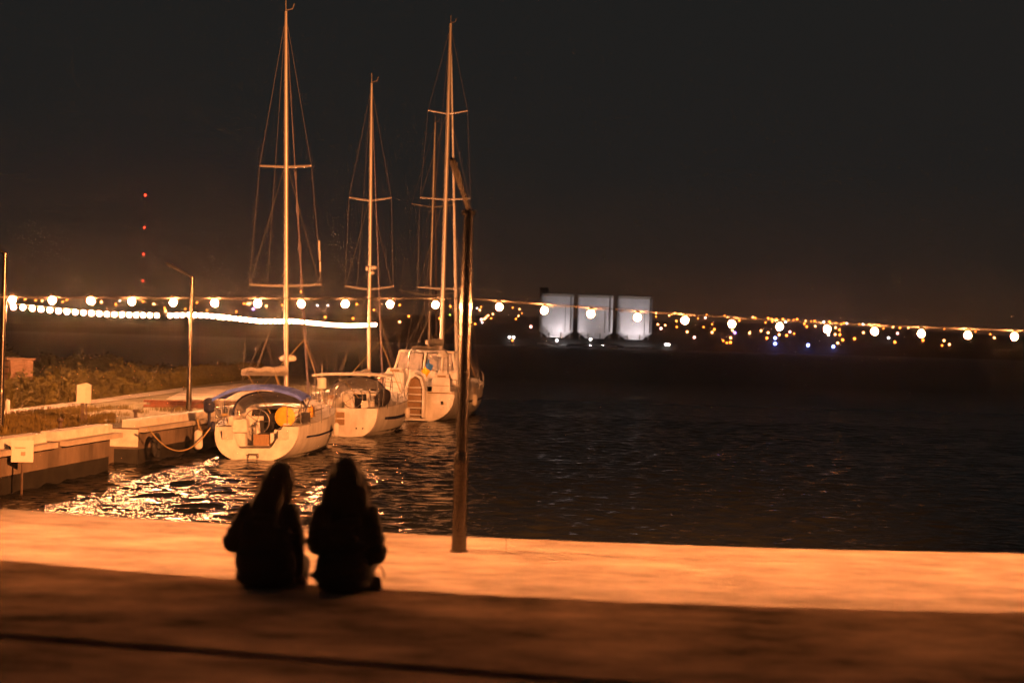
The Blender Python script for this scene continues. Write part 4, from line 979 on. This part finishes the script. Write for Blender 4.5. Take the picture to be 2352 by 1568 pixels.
crop(*cA, [(378, 1128), (908, 1138), (1378, 1155), (1485, 1218)], 'far_pale', .85); crop(*cA, [(1075, 1128)], 'far_white', .5)
c4 = (800, 600, 1.96)
crop(*c4, [(345, 1203), (285, 1267), (55, 1257), (645, 1216), (982, 1310), (792, 1110)], 'far_orange', .7)
crop(*c4, [(375, 1203), (390, 1203), (520, 1223)], 'far_pale', .85); crop(*c4, [(418, 1246)], 'far_violet', .9); crop(*c4, [(920, 1218), (1002, 1218)], 'far_white', .6)
c5 = (1150, 1000, 3.135); crop(*c5, [(822, 858), (870, 680), (1083, 750)], 'far_orange', .7)
c6 = (1550, 1000, 3.135); crop(*c6, [(153, 690), (267, 830), (525, 787), (652, 857), (790, 705)], 'far_orange', .8); crop(*c6, [(152, 900)], 'far_pale', .75); crop(*c6, [(782, 812)], 'far_green', .55)

# ================================================================ PEOPLE
def remesh(name, b, m, parent, voxel, smooth=6):
    me = bpy.data.meshes.new(name + '_raw'); me.from_pydata([tuple(p) for p in b.v], [], b.f)
    bmm = bmesh.new(); bmm.from_mesh(me); bmesh.ops.recalc_face_normals(bmm, faces=bmm.faces); bmm.to_mesh(me); bmm.free()
    o = bpy.data.objects.new(name + '_raw', me); C.objects.link(o)
    md = o.modifiers.new('r', 'REMESH'); md.mode = 'VOXEL'; md.voxel_size = voxel
    if smooth:
        ms = o.modifiers.new('s', 'SMOOTH'); ms.factor = .5; ms.iterations = smooth
    dg = bpy.context.evaluated_depsgraph_get(); dg.update()
    me2 = bpy.data.meshes.new_from_object(o.evaluated_get(dg)); bpy.data.objects.remove(o)
    me2.materials.clear(); me2.materials.append(MATS[m]); me2.polygons.foreach_set('use_smooth', [True] * len(me2.polygons)); me2.name = name
    return link(name, me2, parent)
def hand(b, wrist, fwd, side, up, curl=.35, thumb=1):
    fwd = Vector(fwd).normalized(); side = Vector(side).normalized(); up = Vector(up).normalized(); w_ = Vector(wrist)
    k0 = w_ + fwd * .085
    for i in range(4): b.cap_(w_ + side * (i - 1.5) * .012, k0 + side * (i - 1.5) * .021, .015, .012, 8)
    for i, ln in enumerate((.068, .078, .073, .056)):
        p = k0 + side * (i - 1.5) * .021; d = fwd
        for seg, fr in enumerate((.45, .32, .25)):
            d = (d - up * curl * (.5 + .5 * seg)).normalized(); q_ = p + d * ln * fr; b.cap_(p, q_, .0092 - .001 * seg, .0086 - .001 * seg, 8); p = q_
    p = w_ + fwd * .025 - side * .03 * thumb; d = (fwd * .7 - side * .75 * thumb).normalized()
    q_ = p + d * .042; b.cap_(p, q_, .013, .011, 8); b.cap_(q_, q_ + (fwd - side * .2 * thumb - up * .2).normalized() * .032, .0105, .009, 8)
def person(P):
    t = thing('person', P['label'], 'person', P['loc'], (0, 0, R(P['turn'])), 'two people sitting on the plaza edge')
    hd = Vector(P['head']); HR = Matrix.Rotation(R(P['tilt']), 3, 'Y') @ Matrix.Rotation(R(P['nod']), 3, 'X') @ Matrix.Rotation(R(P['look']), 3, 'Z')
    def H(x, y, z): return hd + HR @ Vector((x, y, z))
    neck = Vector(P['neck']); sh = P['sh']; shz = P['shz']; sy = P['sy']
    el, wr = P['elbow'], P['wrist']
    # body: one continuous figure
    b = MB()
    b.ball(hd, (.074, .092, .112), 20, 14, HR); b.ball(H(0, .035, -.06), (.055, .06, .062), 14, 10, HR)          # skull, jaw
    b.cap_(H(0, .088, .005), H(0, .108, -.028), .011, .015, 8)                                                       # nose
    b.ball(H(0, .088, .026), (.05, .018, .012), 10, 6, HR); b.cap_(H(-.02, .088, -.058), H(.02, .088, -.058), .009, .009, 8)
    for s_ in (-1, 1): b.ball(H(s_ * .076, -.005, -.012), (.010, .022, .032), 8, 6, HR)
    b.cap_(neck, H(0, -.01, -.07), .056, .050)
    b.ball((0, -.05, .12), (.165, .13, .13), 16, 12); b.ball((0, sy * .5 - .03, .30), (.15, .11, .20), 16, 12); b.ball((0, sy, shz - .10), (.165, .11, .14), 16, 12)
    b.cap_(Vector((0, sy, shz - .03)), neck, .075, .058)
    for s_, k in ((-1, 0), (1, 1)):
        S = Vector((s_ * sh, sy, shz)); b.cap_(Vector((0, sy, shz - .02)), S, .07, .058); b.cap_(S, el[k], .052, .040); b.cap_(el[k], wr[k], .040, .026)
        hdv = P['hand'][k]; hand(b, wr[k], hdv[0], hdv[1], hdv[2], hdv[3], hdv[4])
        hip = Vector((s_ * .09, -.02, .09)); kn = Vector((s_ * P['knee'], .40, .07)); an = Vector((s_ * P['knee'] * .9, .36 + P['swing'], -.35))
        b.cap_(hip, kn, .085, .058); b.cap_(kn, an, .056, .036); b.cap_(an, an + Vector((0, .13, -.045)), .036, .028)
    body = remesh('body', b, 'skin', t, .0075, 3)
    for s_ in (-1, 1):
        q = MB(); q.ball(H(s_ * .030, .082, .010), (.014, .010, .009), 10, 6, HR); q.build('eye', 'eye_white', body, smooth=60)
    q = MB(); q.cap_(H(-.018, .094, -.058), H(.018, .094, -.058), .007, .007, 8); q.build('lips', 'lip', body, smooth=60)
    # trousers
    b = MB(); b.ball((0, -.05, .125), (.185, .15, .145), 16, 12)
    for s_ in (-1, 1):
        hip = Vector((s_ * .09, -.02, .10)); kn = Vector((s_ * P['knee'], .40, .075)); an = Vector((s_ * P['knee'] * .9, .36 + P['swing'], -.32))
        b.cap_(hip, kn, .100, .072); b.cap_(kn, an, .070, .056)
    remesh('trousers', b, 'jeans', t, .012, 6)
    for s_ in (-1, 1):
        an = Vector((s_ * P['knee'] * .9, .36 + P['swing'], -.36)); b = MB(); b.cap_(an + Vector((0, -.02, .03)), an + Vector((0, -.03, -.03)), .05, .042); b.cap_(an + Vector((0, -.03, -.035)), an + Vector((0, .17, -.05)), .045, .034)
        remesh('shoe', b, 'shoe', t, .010, 4)
    # jacket
    b = MB(); b.ball((0, -.05, P['hem']), (P['wst'] + .005, .155, .15), 20, 14); b.ball((0, -.06, .06), (P['wst'], .15, .075), 20, 10); b.ball((0, sy * .5 - .03, .30), (P['wst'] - .015, .140, .22), 20, 14); b.ball((0, sy, shz - .12), (sh + .035, .140, .165), 20, 14)
    b.cap_(Vector((0, sy, shz - .02)), neck.lerp(Vector((0, sy, shz)), .35), .105, .075)
    for s_, k in ((-1, 0), (1, 1)):
        S = Vector((s_ * sh, sy, shz)); b.cap_(Vector((0, sy, shz + .01)), S, .080, .072); b.cap_(neck.lerp(Vector((0, sy, shz)), .5), lerp(S, Vector(el[k]), .35), .06, .07); b.cap_(S, el[k], .074, .060); b.cap_(el[k], lerp(Vector(el[k]), Vector(wr[k]), .92), .062, .043)
        for j in range(3): m_ = lerp(S, Vector(el[k]), .3 + .28 * j); b.ball(m_ + Vector((s_ * .012, -.01, 0)), (.073, .072, .035), 12, 8)
    for j in range(5): b.ball((rnd.uniform(-.12, .12), -.05 + sy * .5 - .11, .12 + .08 * j), (.10, .03, .035), 10, 6, Matrix.Rotation(rnd.uniform(-.5, .5), 3, 'Y'))
    remesh('jacket', b, P['jmat'], t, .011, 5)
    # hair
    b = MB(); b.ball(hd + HR @ Vector((0, -.018, .018)), (.102, .104, .110), 20, 14, HR)
    rs = random.Random(P['seed'])
    for (x0, y0, x1, y1, z1, r0, r1) in P['locks']:
        a = H(x0, y0, .0); b.cap_(a, Vector((x1, y1, z1)), r0, r1, 10)
    hr = remesh('hair', b, P['hmat'], t, .009, 4)
    # loose strands that break the outline
    q = MB()
    for _ in range(P['strands']):
        an = rs.uniform(math.pi * .95, math.pi * 2.05); rr = .090
        a = H(rr * math.cos(an), -.02 + .09 * math.sin(an) * .9, rs.uniform(-.02, .09)); e = Vector((P['sx'] + rs.uniform(-1, 1) * P['sw'], a.y - rs.uniform(0, .06), P['sz'] + rs.uniform(-.08, .10)))
        m_ = a.lerp(e, .5) + Vector((rs.uniform(-.03, .03) + .35 * (a.x - hd.x), -.02, .02)); q.tube([a, a.lerp(m_, .6), m_, m_.lerp(e, .6), e], [.005, .006, .006, .005, .002], 4)
    q.build('loose_strands', P['hmat'], hr, smooth=60)
    return t
ly = plaza_y(-1.58); ry = plaza_y(-1.05)
x1 = atz(612, 1343, 0).x; x2 = atz(791, 1352, 0).x
person(dict(label='person in a dark jacket seated left on the ledge, head leaning right', loc=(x1, ly - .12, 0), turn=-4, head=(.045, .10, .645), tilt=12, nod=-24, look=-35, neck=(.015, .02, .535),
    sh=.128, shz=.455, sy=.0, elbow=(Vector((-.225, -.02, .255)), Vector((.175, .0, .265))), wrist=(Vector((-.12, .22, .20)), Vector((.185, .03, .07))),
    hand=(((.5, .8, -.2), (.8, -.5, 0), (0, .2, 1), .30, 1), ((.1, .5, -.6), (1, -.2, 0), (0, .6, .4), .15, 1)), knee=.12, swing=-.03, hem=.16, wst=.195, jmat='jacket', hmat='hair_brown', seed=3,
    locks=[(-.06, -.03, -.06, -.07, .50, .055, .05), (-.03, -.06, -.02, -.10, .44, .06, .06), (.03, -.06, .05, -.09, .46, .055, .05), (.075, .01, .105, .04, .50, .035, .02), (-.075, .01, -.085, .0, .48, .04, .035), (.0, -.07, .0, -.11, .40, .055, .05)], strands=46, sx=.03, sw=.11, sz=.47))
person(dict(label='person with long dark hair in a black coat seated right on the ledge', loc=(x2, ry - .12, 0), turn=3, head=(-.015, .055, .705), tilt=-2, nod=-12, look=12, neck=(-.005, .01, .575),
    sh=.138, shz=.480, sy=-.01, elbow=(Vector((-.178, .03, .27)), Vector((.198, -.03, .225))), wrist=(Vector((-.10, .25, .20)), Vector((.13, .20, .22))),
    hand=(((.6, .7, -.1), (.7, -.6, 0), (0, .1, 1), .35, 1), ((-.6, .75, -.1), (-.7, -.6, 0), (0, .1, 1), .35, 1)), knee=.11, swing=.0, hem=.16, wst=.172, jmat='coat', hmat='hair_dark', seed=11,
    locks=[(-.06, -.03, -.105, -.05, .52, .06, .055), (.06, -.03, .10, -.05, .53, .06, .055), (-.03, -.07, -.06, -.11, .34, .065, .05), (.03, -.07, .06, -.11, .34, .065, .05), (0, -.075, .0, -.12, .30, .065, .055), (-.075, .02, -.115, .03, .50, .045, .035), (.075, .02, .112, .03, .51, .045, .035)], strands=90, sx=0, sw=.17, sz=.42))
# handbag beside the right person
hb = thing('handbag', 'small dark handbag with a looped strap on the ledge at the right person\'s hip', 'handbag', (x2 + .175, ry - .09, 0), (0, 0, R(10)))
b = MB(); b.box((0, 0, .045), (.12, .07, .085), taper=.85); o = remesh('bag_body', b, 'leather', hb, .009, 4)
q = MB(); q.tube([(.035 + .038 * math.cos(a * math.pi / 10), .0, .075 + .075 * math.sin(a * math.pi / 10)) for a in range(11)], .007, 6); q.build('strap', 'leather', hb, smooth=60)
q = MB(); q.ball((0, -.045, .09), .012, 8, 6); q.build('clasp', 'brass', hb, smooth=60)

# ================================================================ AIR: thin night haze that glows round the lamps
b = MB(); b.box((0, 1020, 72.7), (3400, 2160, 154.6)); hz = b.build('haze', 'cable', None, smooth=0); hz.data.materials.clear()
hm = bpy.data.materials.new('haze'); hm.use_nodes = True; t = hm.node_tree; t.nodes.clear()
pv = nd(t, 'ShaderNodeVolumePrincipled'); o_ = nd(t, 'ShaderNodeOutputMaterial'); pv.inputs['Color'].default_value = (.9, .9, .92, 1)
pv.inputs['Density'].default_value = HAZE; pv.inputs['Anisotropy'].default_value = 0.94
t.links.new(pv.outputs[0], o_.inputs['Volume']); hz.data.materials.append(hm); stuff(hz)
